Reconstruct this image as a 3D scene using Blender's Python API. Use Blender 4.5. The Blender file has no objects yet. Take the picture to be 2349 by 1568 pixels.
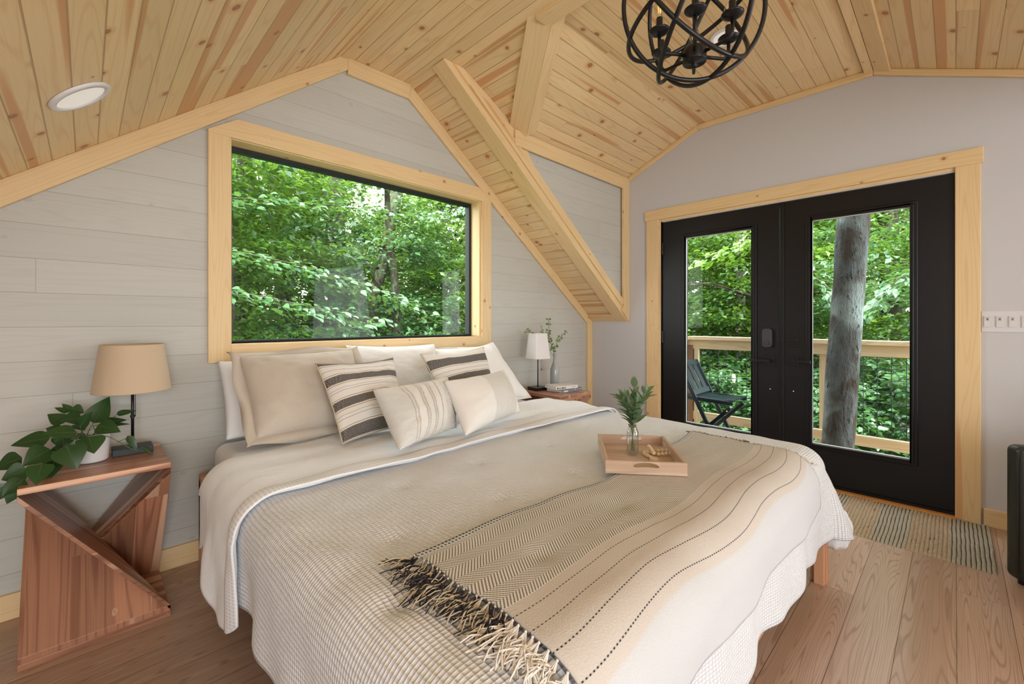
import bpy, bmesh, math, random
import numpy as np
from mathutils import Vector, Matrix, noise as mnoise

C = bpy.context.scene.collection
V = Vector
PI = math.pi

# ---------------------------------------------------------------- camera
F, YAW, CX, CY, EYE = 997.0, math.radians(44.45), 1174.5, 736.0, 1.16
S_, C_ = math.sin(YAW), math.cos(YAW)
cam_d = bpy.data.cameras.new('camera'); cam = bpy.data.objects.new('camera', cam_d); C.objects.link(cam)
cam.location = (0, 0, EYE); cam.rotation_euler = (PI/2, 0, -YAW)
cam_d.sensor_width = 36.0; cam_d.lens = 36.0*F/2349.0
cam_d.shift_y = -(784.0-CY)/2349.0
cam_d.clip_start = 0.02; cam_d.clip_end = 300
bpy.context.scene.camera = cam
def at(px, py, Y):
    """a point of the plane at that Y, read off the photograph"""
    r = (px-CX)/F; d = V((C_*r+S_, -S_*r+C_, (CY-py)/F)); t = Y/d.y
    return d*t+V((0, 0, EYE))
def atx(px, py, X):
    r = (px-CX)/F; d = V((C_*r+S_, -S_*r+C_, (CY-py)/F)); t = X/d.x
    return d*t+V((0, 0, EYE))

# ---------------------------------------------------------------- view, world, sun, fill lights
vs = bpy.context.scene.view_settings
vs.view_transform = 'Standard'; vs.look = 'None'; vs.gamma = 1.0; vs.use_curve_mapping = False
vs.exposure = 0.46
W = bpy.data.worlds.new('sky'); bpy.context.scene.world = W; W.use_nodes = True
_bg = W.node_tree.nodes['Background']
_bg.inputs[0].default_value = (0.93, 0.97, 1.0, 1); _bg.inputs[1].default_value = 6.0
def sun(name, direction, strength, angle, col):
    l = bpy.data.lights.new(name, 'SUN'); l.energy = strength; l.angle = angle; l.color = col
    o = bpy.data.objects.new(name, l); C.objects.link(o)
    o.rotation_euler = V(direction).to_track_quat('-Z', 'Y').to_euler(); return o
sun('sun', (0.42, 0.30, -0.86), 9.0, math.radians(1.0), (1.0, 0.97, 0.88))
def area(name, loc, direction, sx, sy, power, col=(1, 1, 1)):
    l = bpy.data.lights.new(name, 'AREA'); l.shape = 'RECTANGLE'; l.size = sx; l.size_y = sy
    l.energy = power; l.color = col
    o = bpy.data.objects.new(name, l); C.objects.link(o); o.location = loc
    o.rotation_euler = V(direction).to_track_quat('-Z', 'Y').to_euler(); return o
# added area fill lights imitating daylight; the walls behind them have no windows
area('fill_light_right', (3.60, -2.25, 1.30), (-1, 0.2, 0.05), 3.0, 1.8, 92, (0.87, 0.93, 1.0))
area('fill_light_rear', (-0.25, -3.9, 1.4), (0.15, 1, 0.1), 2.4, 1.8, 125, (0.87, 0.935, 1.0))
area('fill_light_left', (-1.55, -0.9, 1.4), (1, 0.1, 0), 1.6, 1.5, 9, (0.96, 0.97, 1.0))

# ---------------------------------------------------------------- node helpers
class G:
    def __init__(s, name):
        s.mat = bpy.data.materials.new(name); s.mat.use_nodes = True
        s.t = s.mat.node_tree; s.t.nodes.clear()
        s.out = s.t.nodes.new('ShaderNodeOutputMaterial')
    def n(s, typ, **kw):
        nd = s.t.nodes.new(typ)
        for k, v in kw.items(): setattr(nd, k, v)
        return nd
    def put(s, sock, val):
        if val is None: return
        if isinstance(val, bpy.types.NodeSocket): s.t.links.new(val, sock)
        else:
            if sock.type == 'RGBA' and len(val) == 3: val = (*val, 1)
            sock.default_value = val
    def m(s, op, a, b=None, c=None, clamp=False):
        nd = s.n('ShaderNodeMath', operation=op, use_clamp=clamp)
        s.put(nd.inputs[0], a); s.put(nd.inputs[1], b); s.put(nd.inputs[2], c)
        return nd.outputs[0]
    def vec(s, x, y, z=0.0):
        nd = s.n('ShaderNodeCombineXYZ'); s.put(nd.inputs[0], x); s.put(nd.inputs[1], y); s.put(nd.inputs[2], z); return nd.outputs[0]
    def sep(s, v):
        nd = s.n('ShaderNodeSeparateXYZ'); s.put(nd.inputs[0], v); return nd.outputs
    def uv(s):
        nd = s.n('ShaderNodeTexCoord'); o = s.sep(nd.outputs['UV']); return o[0], o[1]
    def obj(s): return s.n('ShaderNodeTexCoord').outputs['Object']
    def pos(s): return s.n('ShaderNodeNewGeometry').outputs['Position']
    def noise(s, vec, scale=1.0, detail=2.0, rough=0.5, dist=0.0, dim='3D'):
        nd = s.n('ShaderNodeTexNoise', noise_dimensions=dim)
        s.put(nd.inputs['Vector'], vec)
        nd.inputs['Scale'].default_value = scale; nd.inputs['Detail'].default_value = detail
        nd.inputs['Roughness'].default_value = rough; nd.inputs['Distortion'].default_value = dist
        return nd.outputs[0]
    def white(s, x):
        nd = s.n('ShaderNodeTexWhiteNoise', noise_dimensions='1D'); s.put(nd.inputs['W'], x)
        return nd.outputs['Value'], nd.outputs['Color']
    def step(s, x, a, b, lo=0.0, hi=1.0):
        nd = s.n('ShaderNodeMapRange', interpolation_type='SMOOTHSTEP')
        s.put(nd.inputs[0], x); s.put(nd.inputs[1], a); s.put(nd.inputs[2], b)
        s.put(nd.inputs[3], lo); s.put(nd.inputs[4], hi); return nd.outputs[0]
    def mix(s, f, a, b, mode='MIX'):
        nd = s.n('ShaderNodeMix', data_type='RGBA', blend_type=mode)
        s.put(nd.inputs[0], f); s.put(nd.inputs[6], a); s.put(nd.inputs[7], b); return nd.outputs[2]
    def bump(s, h, strength=0.3, dist=0.01, nrm=None):
        nd = s.n('ShaderNodeBump'); nd.inputs['Strength'].default_value = strength
        nd.inputs['Distance'].default_value = dist; s.put(nd.inputs['Height'], h); s.put(nd.inputs['Normal'], nrm)
        return nd.outputs[0]
    def bsdf(s, col, rough=0.6, nrm=None, spec=0.4, metal=0.0, coat=0.0, sheen=0.0, emis=None, trans=0.0):
        nd = s.n('ShaderNodeBsdfPrincipled')
        s.put(nd.inputs['Base Color'], col); s.put(nd.inputs['Roughness'], rough); s.put(nd.inputs['Normal'], nrm)
        nd.inputs['Specular IOR Level'].default_value = spec; nd.inputs['Metallic'].default_value = metal
        nd.inputs['Coat Weight'].default_value = coat; nd.inputs['Sheen Weight'].default_value = sheen
        nd.inputs['Transmission Weight'].default_value = trans
        if emis: s.put(nd.inputs['Emission Color'], emis[0]); nd.inputs['Emission Strength'].default_value = emis[1]
        return nd.outputs[0]
    def done(s, sh): s.t.links.new(sh, s.out.inputs[0]); return s.mat

def plain(name, col, rough=0.5, spec=0.4, metal=0.0, bumps=None, sheen=0.0, var=0.0, coat=0.0):
    g = G(name); nrm = None; c = col
    if var:
        c = g.mix(g.noise(g.obj(), 18, 3), tuple(x*(1-var) for x in col), tuple(min(1, x*(1+var)) for x in col))
    if bumps: nrm = g.bump(g.noise(g.obj(), bumps[0], 3), bumps[1], bumps[2])
    return g.done(g.bsdf(c, rough, nrm, spec, metal, coat, sheen))

def wood(name, w, base, dark, heart, knot, seg=2.6, knots=0.45, knot_scale=4.5, knot_r=0.011, heart_th=0.62, rings=0.5,
         groove=0.0035, groove_col=(0.16, 0.09, 0.04), rough=0.5, var=0.12, spec=0.35, ringf=14.0, fine=0.35, coat=0.0, heart_amt=0.8, gb=0.6):
    g = G(name); u, v = g.uv()
    q = g.m('DIVIDE', v, w); idx = g.m('FLOOR', q); f = g.m('SUBTRACT', q, idx)
    r0, _ = g.white(g.m('ADD', idx, 0.37))
    uo = g.m('MULTIPLY_ADD', r0, 23.0, u)
    sg = g.m('FLOOR', g.m('DIVIDE', uo, seg))
    id2 = g.m('MULTIPLY_ADD', sg, 3.71, g.m('MULTIPLY', idx, 7.13))
    r1, rc = g.white(id2); rr = g.sep(rc)
    yl = g.m('MULTIPLY', g.m('SUBTRACT', f, 0.5), w)
    kv = g.n('ShaderNodeTexVoronoi', voronoi_dimensions='2D')
    g.put(kv.inputs['Vector'], g.vec(g.m('MULTIPLY', uo, knot_scale*0.8), g.m('MULTIPLY_ADD', yl, knot_scale, g.m('MULTIPLY', id2, 5.3))))
    kv.inputs['Scale'].default_value = 1.0
    dm = g.m('DIVIDE', kv.outputs['Distance'], knot_scale)
    kc = g.sep(kv.outputs['Color'])
    kr = g.m('MULTIPLY', g.step(kc[0], 1-knots, 1.0), knot_r)
    wob = g.m('MULTIPLY_ADD', g.noise(g.vec(uo, v, id2), 60, 2), 0.006, -0.003)
    dk = g.m('ADD', dm, wob)
    km = g.m('SUBTRACT', 1.0, g.step(dk, g.m('MULTIPLY', kr, 0.75), g.m('MULTIPLY_ADD', kr, 1.05, 0.0003)))
    km = g.m('MULTIPLY', km, g.step(kr, 0.0008, 0.002))
    halo = g.m('SUBTRACT', 1.0, g.step(dk, kr, g.m('MULTIPLY', kr, 2.6)))
    halo = g.m('MULTIPLY', halo, g.step(kr, 0.0008, 0.003))
    vd = g.m('MULTIPLY_ADD', halo, 0.012, v)
    low = g.noise(g.vec(g.m('MULTIPLY', uo, 0.55), g.m('MULTIPLY_ADD', vd, 9.0, g.m('MULTIPLY', id2, 1.9)), 0.0), 1.0, 1.5, 0.4)
    rg = g.m('ABSOLUTE', g.m('SUBTRACT', g.m('FRACT', g.m('MULTIPLY', low, ringf)), 0.5))
    rg = g.step(rg, 0.28, 0.5)
    fn = g.noise(g.vec(g.m('MULTIPLY', uo, 4.0), g.m('MULTIPLY', vd, 260.0), id2), 1.0, 2.0)
    col = g.mix(g.m('MULTIPLY', rg, rings), base, dark)
    col = g.mix(g.m('MULTIPLY', g.step(fn, 0.45, 0.75), fine), col, dark)
    hs = g.noise(g.vec(g.m('MULTIPLY', uo, 0.4), g.m('MULTIPLY_ADD', v, 11.0, g.m('MULTIPLY', id2, 3.3)), 4.0), 1.0, 1.0)
    hm = g.m('MULTIPLY', g.step(g.m('MULTIPLY_ADD', rr[1], 0.14, hs), heart_th, heart_th+0.05), heart_amt)
    col = g.mix(hm, col, heart)
    tone = g.m('MULTIPLY_ADD', g.m('SUBTRACT', rr[0], 0.5), 2*var, 1.0)
    col = g.mix(1.0, col, g.vec(tone, tone, tone), 'MULTIPLY')
    col = g.mix(g.m('MULTIPLY', halo, 0.45), col, heart)
    col = g.mix(km, col, g.mix(g.noise(g.vec(uo, v, 0.0), 150, 2), knot, heart))
    nrm = None
    if groove:
        e = g.m('MULTIPLY', g.m('MINIMUM', f, g.m('SUBTRACT', 1.0, f)), w)
        fu = g.m('FRACT', g.m('DIVIDE', uo, seg)); eu = g.m('MULTIPLY', g.m('MINIMUM', fu, g.m('SUBTRACT', 1.0, fu)), seg)
        gm = g.m('SUBTRACT', 1.0, g.step(e, groove*0.3, groove))
        ge = g.m('SUBTRACT', 1.0, g.step(eu, 0.0005, 0.0016))
        gm = g.m('MAXIMUM', gm, g.m('MULTIPLY', ge, 0.7))
        col = g.mix(g.m('MULTIPLY', gm, 0.85), col, groove_col)
        nrm = g.bump(g.m('SUBTRACT', 1.0, gm), gb, 0.004)
    return g.done(g.bsdf(col, rough, nrm, spec, coat=coat))

PINE = dict(base=(0.84, 0.635, 0.355), dark=(0.73, 0.48, 0.23), heart=(0.66, 0.34, 0.15), knot=(0.22, 0.05, 0.018))
M = {}
M['ceil'] = wood('pine_ceiling_boards', 0.0845, **PINE, seg=3.6, knots=0.85, knot_scale=4.6, knot_r=0.017, rings=0.5, groove=0.003, groove_col=(0.50, 0.32, 0.155), rough=0.42, var=0.07, heart_th=0.675, heart_amt=0.9)
M['trim'] = wood('pine_trim', 40.0, (0.82, 0.605, 0.33), (0.71, 0.455, 0.205), (0.70, 0.38, 0.16), (0.22, 0.06, 0.02), seg=90.0, knots=0.62, knot_scale=6.0,
                 knot_r=0.0095, rings=0.4, groove=0, rough=0.42, heart_th=0.72, var=0.0)
M['jamb'] = M['trim']
M['shiplap'] = wood('whitewashed_shiplap', 0.1378, (0.56, 0.545, 0.49), (0.475, 0.455, 0.40), (0.56, 0.545, 0.50), (0.44, 0.42, 0.385), seg=2.15, knots=0.4,
                    knot_scale=3.0, knot_r=0.013, rings=0.28, groove=0.0015, groove_col=(0.33, 0.31, 0.27), rough=0.6, var=0.035, heart_amt=0.3, fine=0.25, gb=0.3)
M['floor'] = wood('oak_floor_planks', 0.152, (0.50, 0.345, 0.25), (0.23, 0.12, 0.07), (0.40, 0.24, 0.15), (0.09, 0.05, 0.03), seg=1.9, knots=0.35, knot_scale=4.0,
                  knot_r=0.006, rings=0.55, groove=0.0016, groove_col=(0.12, 0.06, 0.03), rough=0.30, var=0.14, spec=0.6, ringf=42.0, heart_amt=0.4, gb=0.3)
M['acacia'] = wood('acacia_wood', 0.11, (0.42, 0.195, 0.11), (0.20, 0.07, 0.04), (0.74, 0.48, 0.32), (0.07, 0.025, 0.015), seg=3.0, knots=0.3, knot_scale=6.0,
                   knot_r=0.006, rings=0.6, groove=0, rough=0.36, var=0.28, heart_th=0.63, ringf=10.0, heart_amt=0.7, coat=0.1)
M['cedar'] = wood('cherry_bed_wood', 0.08, (0.55, 0.27, 0.14), (0.40, 0.17, 0.08), (0.6, 0.33, 0.19), (0.2, 0.07, 0.03), seg=6.0, knots=0.1, rings=0.3, groove=0, rough=0.4, var=0.08)
M['deckwood'] = wood('weathered_deck_lumber', 40.0, (0.62, 0.47, 0.29), (0.45, 0.31, 0.17), (0.55, 0.38, 0.2), (0.2, 0.1, 0.05), seg=90, knots=0.5, knot_scale=6, knot_r=0.008, rings=0.6, groove=0, rough=0.7, var=0)
M['deckbrown'] = wood('brown_deck_post', 40.0, (0.22, 0.11, 0.06), (0.12, 0.06, 0.03), (0.25, 0.13, 0.08), (0.06, 0.03, 0.02), seg=90, knots=0.3, rings=0.5, groove=0, rough=0.7, var=0)
M['deck'] = wood('deck_boards', 0.14, (0.42, 0.32, 0.22), (0.3, 0.21, 0.13), (0.4, 0.28, 0.17), (0.15, 0.09, 0.05), groove=0.004, rough=0.75)
M['tray'] = wood('limed_tray_wood', 0.35, (0.62, 0.46, 0.345), (0.42, 0.27, 0.18), (0.52, 0.35, 0.24), (0.3, 0.17, 0.1), seg=5, knots=0.15, rings=0.65, groove=0, rough=0.55, var=0.04)
g = G('painted_drywall'); nz = g.noise(g.pos(), 130, 3)
M['paint'] = g.done(g.bsdf((0.61, 0.60, 0.61), 0.7, g.bump(nz, 0.06, 0.004), 0.3))
M['black'] = plain('black_door_paint', (0.004, 0.0036, 0.0048), 0.40, 0.38, bumps=(300, 0.03, 0.002))
M['blackmetal'] = plain('black_metal', (0.006, 0.006, 0.007), 0.36, 0.4, metal=0.0)
M['lockgrey'] = plain('charcoal_lock_metal', (0.045, 0.045, 0.052), 0.42, 0.5)
M['darkframe'] = plain('dark_window_frame', (0.012, 0.018, 0.016), 0.45)
M['white'] = plain('white_plastic', (0.80, 0.79, 0.80), 0.4)
M['whiteceramic'] = plain('white_ceramic', (0.82, 0.81, 0.80), 0.25, coat=0.3)
M['switch'] = plain('white_switch_plastic', (0.70, 0.68, 0.68), 0.35)
M['soil'] = plain('potting_soil', (0.04, 0.025, 0.015), 0.95, bumps=(90, 0.8, 0.01))
M['slate'] = plain('dark_slate_base', (0.035, 0.045, 0.043), 0.5, bumps=(120, 0.2, 0.003))
M['brass'] = plain('orange_brass_threshold', (0.65, 0.30, 0.08), 0.4)
M['rubber'] = plain('rubber_gasket', (0.01, 0.01, 0.01), 0.8)
g = G('window_glass'); fr = g.n('ShaderNodeFresnel'); fr.inputs[0].default_value = 1.45
tr = g.n('ShaderNodeBsdfTransparent'); tr.inputs[0].default_value = (0.97, 0.985, 0.975, 1)
gl = g.n('ShaderNodeBsdfGlossy'); gl.inputs['Roughness'].default_value = 0.0
mx = g.n('ShaderNodeMixShader'); g.put(mx.inputs[0], g.m('MULTIPLY', fr.outputs[0], 0.22)); g.put(mx.inputs[1], tr.outputs[0]); g.put(mx.inputs[2], gl.outputs[0])
M['glass'] = g.done(mx.outputs[0])
def glassmat(name, col, rough=0.0, fac=0.9):
    g = G(name); tr = g.n('ShaderNodeBsdfTransparent'); tr.inputs[0].default_value = (*col, 1)
    gl = g.n('ShaderNodeBsdfGlossy'); gl.inputs['Roughness'].default_value = rough
    lw = g.n('ShaderNodeLayerWeight'); lw.inputs[0].default_value = 0.35
    mx = g.n('ShaderNodeMixShader'); g.put(mx.inputs[0], g.m('MULTIPLY', lw.outputs['Facing'], fac)); g.put(mx.inputs[1], tr.outputs[0]); g.put(mx.inputs[2], gl.outputs[0])
    return g.done(mx.outputs[0])
M['bottle'] = glassmat('clear_bottle_glass', (0.94, 0.95, 0.95), 0.02, 0.75)
M['bulb'] = glassmat('clear_bulb_glass', (0.97, 0.93, 0.86), 0.0, 0.5)
g = G('glowing_filament'); e = g.n('ShaderNodeEmission'); e.inputs[0].default_value = (1.0, 0.5, 0.12, 1); e.inputs[1].default_value = 1.6
M['filament'] = g.done(e.outputs[0])
g = G('recessed_light_lens'); M['lens'] = g.done(g.bsdf((0.85, 0.82, 0.76), 0.5, emis=((1, 0.97, 0.93), 0.22)))
M['vaseglaze'] = plain('grey_glazed_bottle', (0.34, 0.35, 0.335), 0.18, 0.5, coat=0.4)

# ---- fabrics (UV in metres)
def fabric(name, col, kind='weave', scale=1.0, strength=0.35, var=0.05, fuzz=0.0):
    g = G(name); u, v = g.uv()
    if kind == 'waffle':
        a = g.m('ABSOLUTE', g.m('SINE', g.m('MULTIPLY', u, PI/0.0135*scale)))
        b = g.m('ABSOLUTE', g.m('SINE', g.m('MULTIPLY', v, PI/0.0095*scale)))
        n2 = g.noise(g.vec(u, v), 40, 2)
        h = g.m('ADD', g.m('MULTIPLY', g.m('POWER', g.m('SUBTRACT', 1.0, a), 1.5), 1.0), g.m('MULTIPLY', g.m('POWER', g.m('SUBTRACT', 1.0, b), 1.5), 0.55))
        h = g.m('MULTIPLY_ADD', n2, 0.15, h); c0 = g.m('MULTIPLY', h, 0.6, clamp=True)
        c = g.mix(c0, tuple(x*0.87 for x in col), tuple(min(1, x*1.06) for x in col))  # sunken cells tinted darker, self-shading of the weave put into the colour
        return g.done(g.bsdf(c, 0.85, g.bump(h, strength, 0.0045), 0.15, sheen=0.15))
    if kind == 'ladder':
        b = g.m('ABSOLUTE', g.m('SINE', g.m('MULTIPLY', u, PI/0.011)))
        a = g.m('ABSOLUTE', g.m('SINE', g.m('MULTIPLY', v, PI/0.02)))
        h = g.m('MULTIPLY', b, a)
        c = g.mix(h, tuple(min(1, x*1.03) for x in col), tuple(x*0.78 for x in col))
        return g.done(g.bsdf(c, 0.85, g.bump(h, -strength, 0.006), 0.15))
    if kind == 'crinkle':
        h = g.noise(g.vec(g.m('MULTIPLY', u, 14), g.m('MULTIPLY', v, 120)), 1.0, 3)
        c = g.mix(h, tuple(x*0.88 for x in col), tuple(min(1, x*1.06) for x in col))
        return g.done(g.bsdf(c, 0.85, g.bump(h, strength, 0.005), 0.15, sheen=0.1))
    # plain woven cloth with creases
    h = g.noise(g.vec(u, v), 700*scale, 2); big = g.noise(g.vec(u, v), 7, 4, 0.55, 0.6)
    hh = g.m('ADD', g.m('MULTIPLY', h, 0.12), g.m('MULTIPLY', big, 1.0))
    c = g.mix(g.noise(g.vec(g.m('MULTIPLY', u, 60), g.m('MULTIPLY', v, 500)), 1.0, 2), tuple(x*(1-var) for x in col), tuple(min(1, x*(1+var)) for x in col))
    return g.done(g.bsdf(c, 0.85, g.bump(hh, strength, 0.008), 0.15, sheen=0.15))
WHT = (0.80, 0.765, 0.72)
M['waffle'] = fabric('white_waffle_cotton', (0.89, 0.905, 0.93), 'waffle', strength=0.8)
M['ladder'] = fabric('white_ladder_band', (0.86, 0.86, 0.87), 'ladder', strength=0.8)
M['smooth'] = fabric('smooth_white_cotton', (0.87, 0.88, 0.895), strength=1.0)
M['sheet'] = fabric('white_fitted_sheet', (0.83, 0.82, 0.815), strength=0.4)
M['linen'] = fabric('beige_linen', (0.57, 0.495, 0.41), strength=0.45, var=0.10)
M['crinkle'] = fabric('cream_crinkle_cotton', (0.82, 0.79, 0.75), 'crinkle', strength=0.6)
M['cream'] = fabric('cream_cotton', (0.82, 0.79, 0.75), strength=0.25)
M['shade_tan'] = fabric('tan_linen_lampshade', (0.60, 0.46, 0.315), scale=0.8, strength=0.0, var=0.07)
M['shade_white'] = fabric('off_white_lampshade', (0.76, 0.71, 0.68), scale=0.8, strength=0.0, var=0.03)

def bands(g, x, lst, soft=0.0006):
    """sum of soft bands [(a,b),...] along x"""
    tot = None
    for a, b in lst:
        m = g.m('MULTIPLY', g.step(x, a-soft, a+soft), g.m('SUBTRACT', 1.0, g.step(x, b-soft, b+soft)))
        tot = m if tot is None else g.m('MAXIMUM', tot, m)
    return tot
# striped pillow: UV v in metres from the bottom seam to the top (0..0.43)
g = G('striped_pillow_cloth'); u, v = g.uv()
vw = g.m('MULTIPLY_ADD', g.noise(g.vec(u, v), 6, 1), 0.006, g.m('SUBTRACT', v, 0.003))
blk = bands(g, vw, [(0.004, 0.052), (0.150, 0.192), (0.283, 0.325), (0.405, 0.47)], 0.0015)
tan = bands(g, vw, [(0.058, 0.062), (0.140, 0.144), (0.198, 0.202), (0.273, 0.277), (0.331, 0.335), (0.394, 0.398)], 0.0008)
thin = bands(g, vw, [(0.098, 0.100), (0.116, 0.1175), (0.236, 0.238), (0.250, 0.2515), (0.362, 0.364)], 0.0006)
heath = g.noise(g.vec(g.m('MULTIPLY', u, 260), g.m('MULTIPLY', v, 900)), 1.0, 1)
bcol = g.mix(g.step(heath, 0.42, 0.62), (0.022, 0.02, 0.022), (0.36, 0.32, 0.28))
wv = g.noise(g.vec(g.m('MULTIPLY', u, 700), g.m('MULTIPLY', v, 700)), 1.0, 1)
c = g.mix(wv, (0.74, 0.69, 0.62), (0.85, 0.81, 0.76)); c = g.mix(tan, c, (0.42, 0.33, 0.23)); c = g.mix(thin, c, (0.22, 0.18, 0.16)); c = g.mix(blk, c, bcol)
M['striped'] = g.done(g.bsdf(c, 0.85, g.bump(g.m('ADD', g.m('MULTIPLY', heath, blk), g.m('MULTIPLY', wv, 0.3)), 0.4, 0.002), 0.15))
# ribbed cream lumbar: vertical cords and textured field, UV u 0..0.42
g = G('corded_cream_cloth'); u, v = g.uv()
uw = g.m('MULTIPLY_ADD', g.noise(g.vec(u, v), 5, 1), 0.003, g.m('SUBTRACT', u, 0.0015))
cords = bands(g, uw, [(0.088, 0.093), (0.104, 0.109), (0.150, 0.155), (0.164, 0.169), (0.205, 0.210), (0.220, 0.225), (0.262, 0.267)], 0.001)
field = bands(g, uw, [(0.112, 0.147), (0.172, 0.203), (0.228, 0.26), (0.270, 0.30)], 0.001)
hor = g.m('ABSOLUTE', g.m('SINE', g.m('MULTIPLY_ADD', g.noise(g.vec(u, v), 30, 1), 3.0, g.m('MULTIPLY', v, PI/0.0045))))
nub = g.noise(g.vec(g.m('MULTIPLY', u, 260), g.m('MULTIPLY', v, 330)), 1.0, 2)
hgt = g.m('ADD', g.m('MULTIPLY', nub, field), g.m('MULTIPLY', hor, g.m('SUBTRACT', 1.0, field)))
c = g.mix(g.m('MULTIPLY', hor, g.m('SUBTRACT', 1.0, field)), (0.78, 0.74, 0.68), (0.85, 0.82, 0.77)); c = g.mix(field, c, g.mix(nub, (0.72, 0.68, 0.61), (0.90, 0.87, 0.82)))
c = g.mix(cords, c, (0.62, 0.55, 0.46))
M['corded'] = g.done(g.bsdf(c, 0.9, g.bump(hgt, 0.7, 0.003), 0.12))
# pinstriped lumbar: fine grey lines on the right 60 percent, u 0..0.48
g = G('pinstriped_cream_cloth'); u, v = g.uv()
ln = g.m('MULTIPLY', g.step(g.m('ABSOLUTE', g.m('SUBTRACT', g.m('FRACT', g.m('DIVIDE', u, 0.0105)), 0.5)), 0.31, 0.38, 1.0, 0.0), bands(g, u, [(0.20, 0.415)], 0.0005))
ln = g.m('SUBTRACT', bands(g, u, [(0.20, 0.415)], 0.0005), ln)
wv = g.noise(g.vec(g.m('MULTIPLY', u, 700), g.m('MULTIPLY', v, 700)), 1.0, 1)
c = g.mix(wv, (0.80, 0.76, 0.70), (0.87, 0.84, 0.79)); c = g.mix(ln, c, (0.42, 0.39, 0.36))
M['pin'] = g.done(g.bsdf(c, 0.85, g.bump(wv, 0.2, 0.002), 0.15))
# throw: u runs across the bed, v is the distance from the throw's head-side edge
g = G('woven_throw_cloth'); u, v = g.uv()
bw = 0.036; qi = g.m('FLOOR', g.m('DIVIDE', v, bw)); par = g.m('SUBTRACT', g.m('MULTIPLY', g.m('MODULO', qi, 2.0), 2.0), 1.0)
fv = g.m('SUBTRACT', v, g.m('MULTIPLY', qi, bw))
dg = g.m('FRACT', g.m('DIVIDE', g.m('MULTIPLY_ADD', g.m('MULTIPLY', par, fv), 0.8, u), 0.0085))
hb = g.step(g.m('ABSOLUTE', g.m('SUBTRACT', dg, 0.5)), 0.16, 0.27)
row = g.step(g.m('ABSOLUTE', g.m('SUBTRACT', g.m('FRACT', g.m('DIVIDE', v, 0.0045)), 0.5)), 0.33, 0.45)
hb = g.m('MAXIMUM', hb, g.m('MULTIPLY', row, 0.55))
zone = bands(g, v, [(0.022, 0.275)], 0.001)
dash = g.step(g.m('FRACT', g.m('DIVIDE', u, 0.0105)), 0.50, 0.56)
lines = bands(g, v, [(0.3008, 0.3030), (0.3438, 0.3460), (0.3868, 0.3890), (0.4298, 0.4320)], 0.0006)
lines = g.m('MULTIPLY', lines, g.m('MULTIPLY_ADD', dash, 0.8, 0.2))
head = g.m('MULTIPLY', bands(g, v, [(0.002, 0.007), (0.012, 0.017)], 0.0006), dash)
wv = g.noise(g.vec(g.m('MULTIPLY', u, 260), g.m('MULTIPLY', v, 340)), 1.0, 2)
beige = g.mix(wv, (0.58, 0.53, 0.475), (0.66, 0.61, 0.55)); crm = g.mix(wv, (0.57, 0.58, 0.585), (0.65, 0.66, 0.665))
bz = bands(g, v, [(0.275, 0.450)], 0.004)
c = g.mix(bz, crm, beige); c = g.mix(zone, c, g.mix(hb, (0.19, 0.17, 0.15), (0.78, 0.75, 0.68)))
c = g.mix(g.m('MAXIMUM', lines, head), c, (0.035, 0.035, 0.045))
M['throw'] = g.done(g.bsdf(c, 0.9, g.bump(g.m('ADD', wv, g.m('MULTIPLY', hb, zone)), 0.5, 0.002), 0.12))
M['fringe_dark'] = plain('charcoal_yarn', (0.03, 0.028, 0.035), 0.9, 0.1)
M['fringe_tan'] = plain('oat_yarn', (0.55, 0.47, 0.34), 0.9, 0.1)
M['fringe_white'] = plain('cream_yarn', (0.76, 0.72, 0.66), 0.9, 0.1)
# jute rug: v across rows
g = G('jute_rug_yarn'); u, v = g.uv()
dark = bands(g, v, [(-0.2, 0.155), (0.315, 0.455), (0.62, 0.78), (0.92, 1.10)], 0.004)
row = g.m('ABSOLUTE', g.m('SUBTRACT', g.m('FRACT', g.m('DIVIDE', v, 0.0165)), 0.5))
gap = g.step(row, 0.33, 0.47)
br = g.noise(g.vec(g.m('MULTIPLY', u, 140), g.m('MULTIPLY', v, 74)), 1.0, 3)
c = g.mix(br, (0.28, 0.20, 0.12), (0.58, 0.47, 0.33)); c = g.mix(dark, c, g.mix(br, (0.28, 0.245, 0.175), (0.52, 0.47, 0.37)))
c = g.mix(g.m('MULTIPLY', gap, g.m('MULTIPLY_ADD', dark, 0.66, 0.25)), c, (0.02, 0.025, 0.035))
M['rug'] = g.done(g.bsdf(c, 0.95, g.bump(br, 0.8, 0.006), 0.1))
g = G('dark_green_leather')
M['leather'] = g.done(g.bsdf(g.mix(g.noise(g.obj(), 3, 3), (0.011, 0.014, 0.011), (0.018, 0.021, 0.017)), 0.38, g.bump(g.noise(g.obj(), 260, 3), 0.12, 0.002), 0.5))
M['bead'] = plain('raw_wood_beads', (0.74, 0.56, 0.36), 0.55, var=0.12)
M['twine'] = plain('brown_twine', (0.32, 0.2, 0.1), 0.9)
M['paper'] = plain('book_pages', (0.74, 0.70, 0.66), 0.9)
M['bookcream'] = plain('cream_book_cover', (0.74, 0.70, 0.64), 0.5)
M['bookgrey'] = plain('grey_book_cover', (0.18, 0.185, 0.21), 0.45)
M['print_dark'] = plain('dark_print', (0.03, 0.03, 0.02), 0.6)
M['print_white'] = plain('white_print', (0.85, 0.85, 0.85), 0.6)

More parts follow.
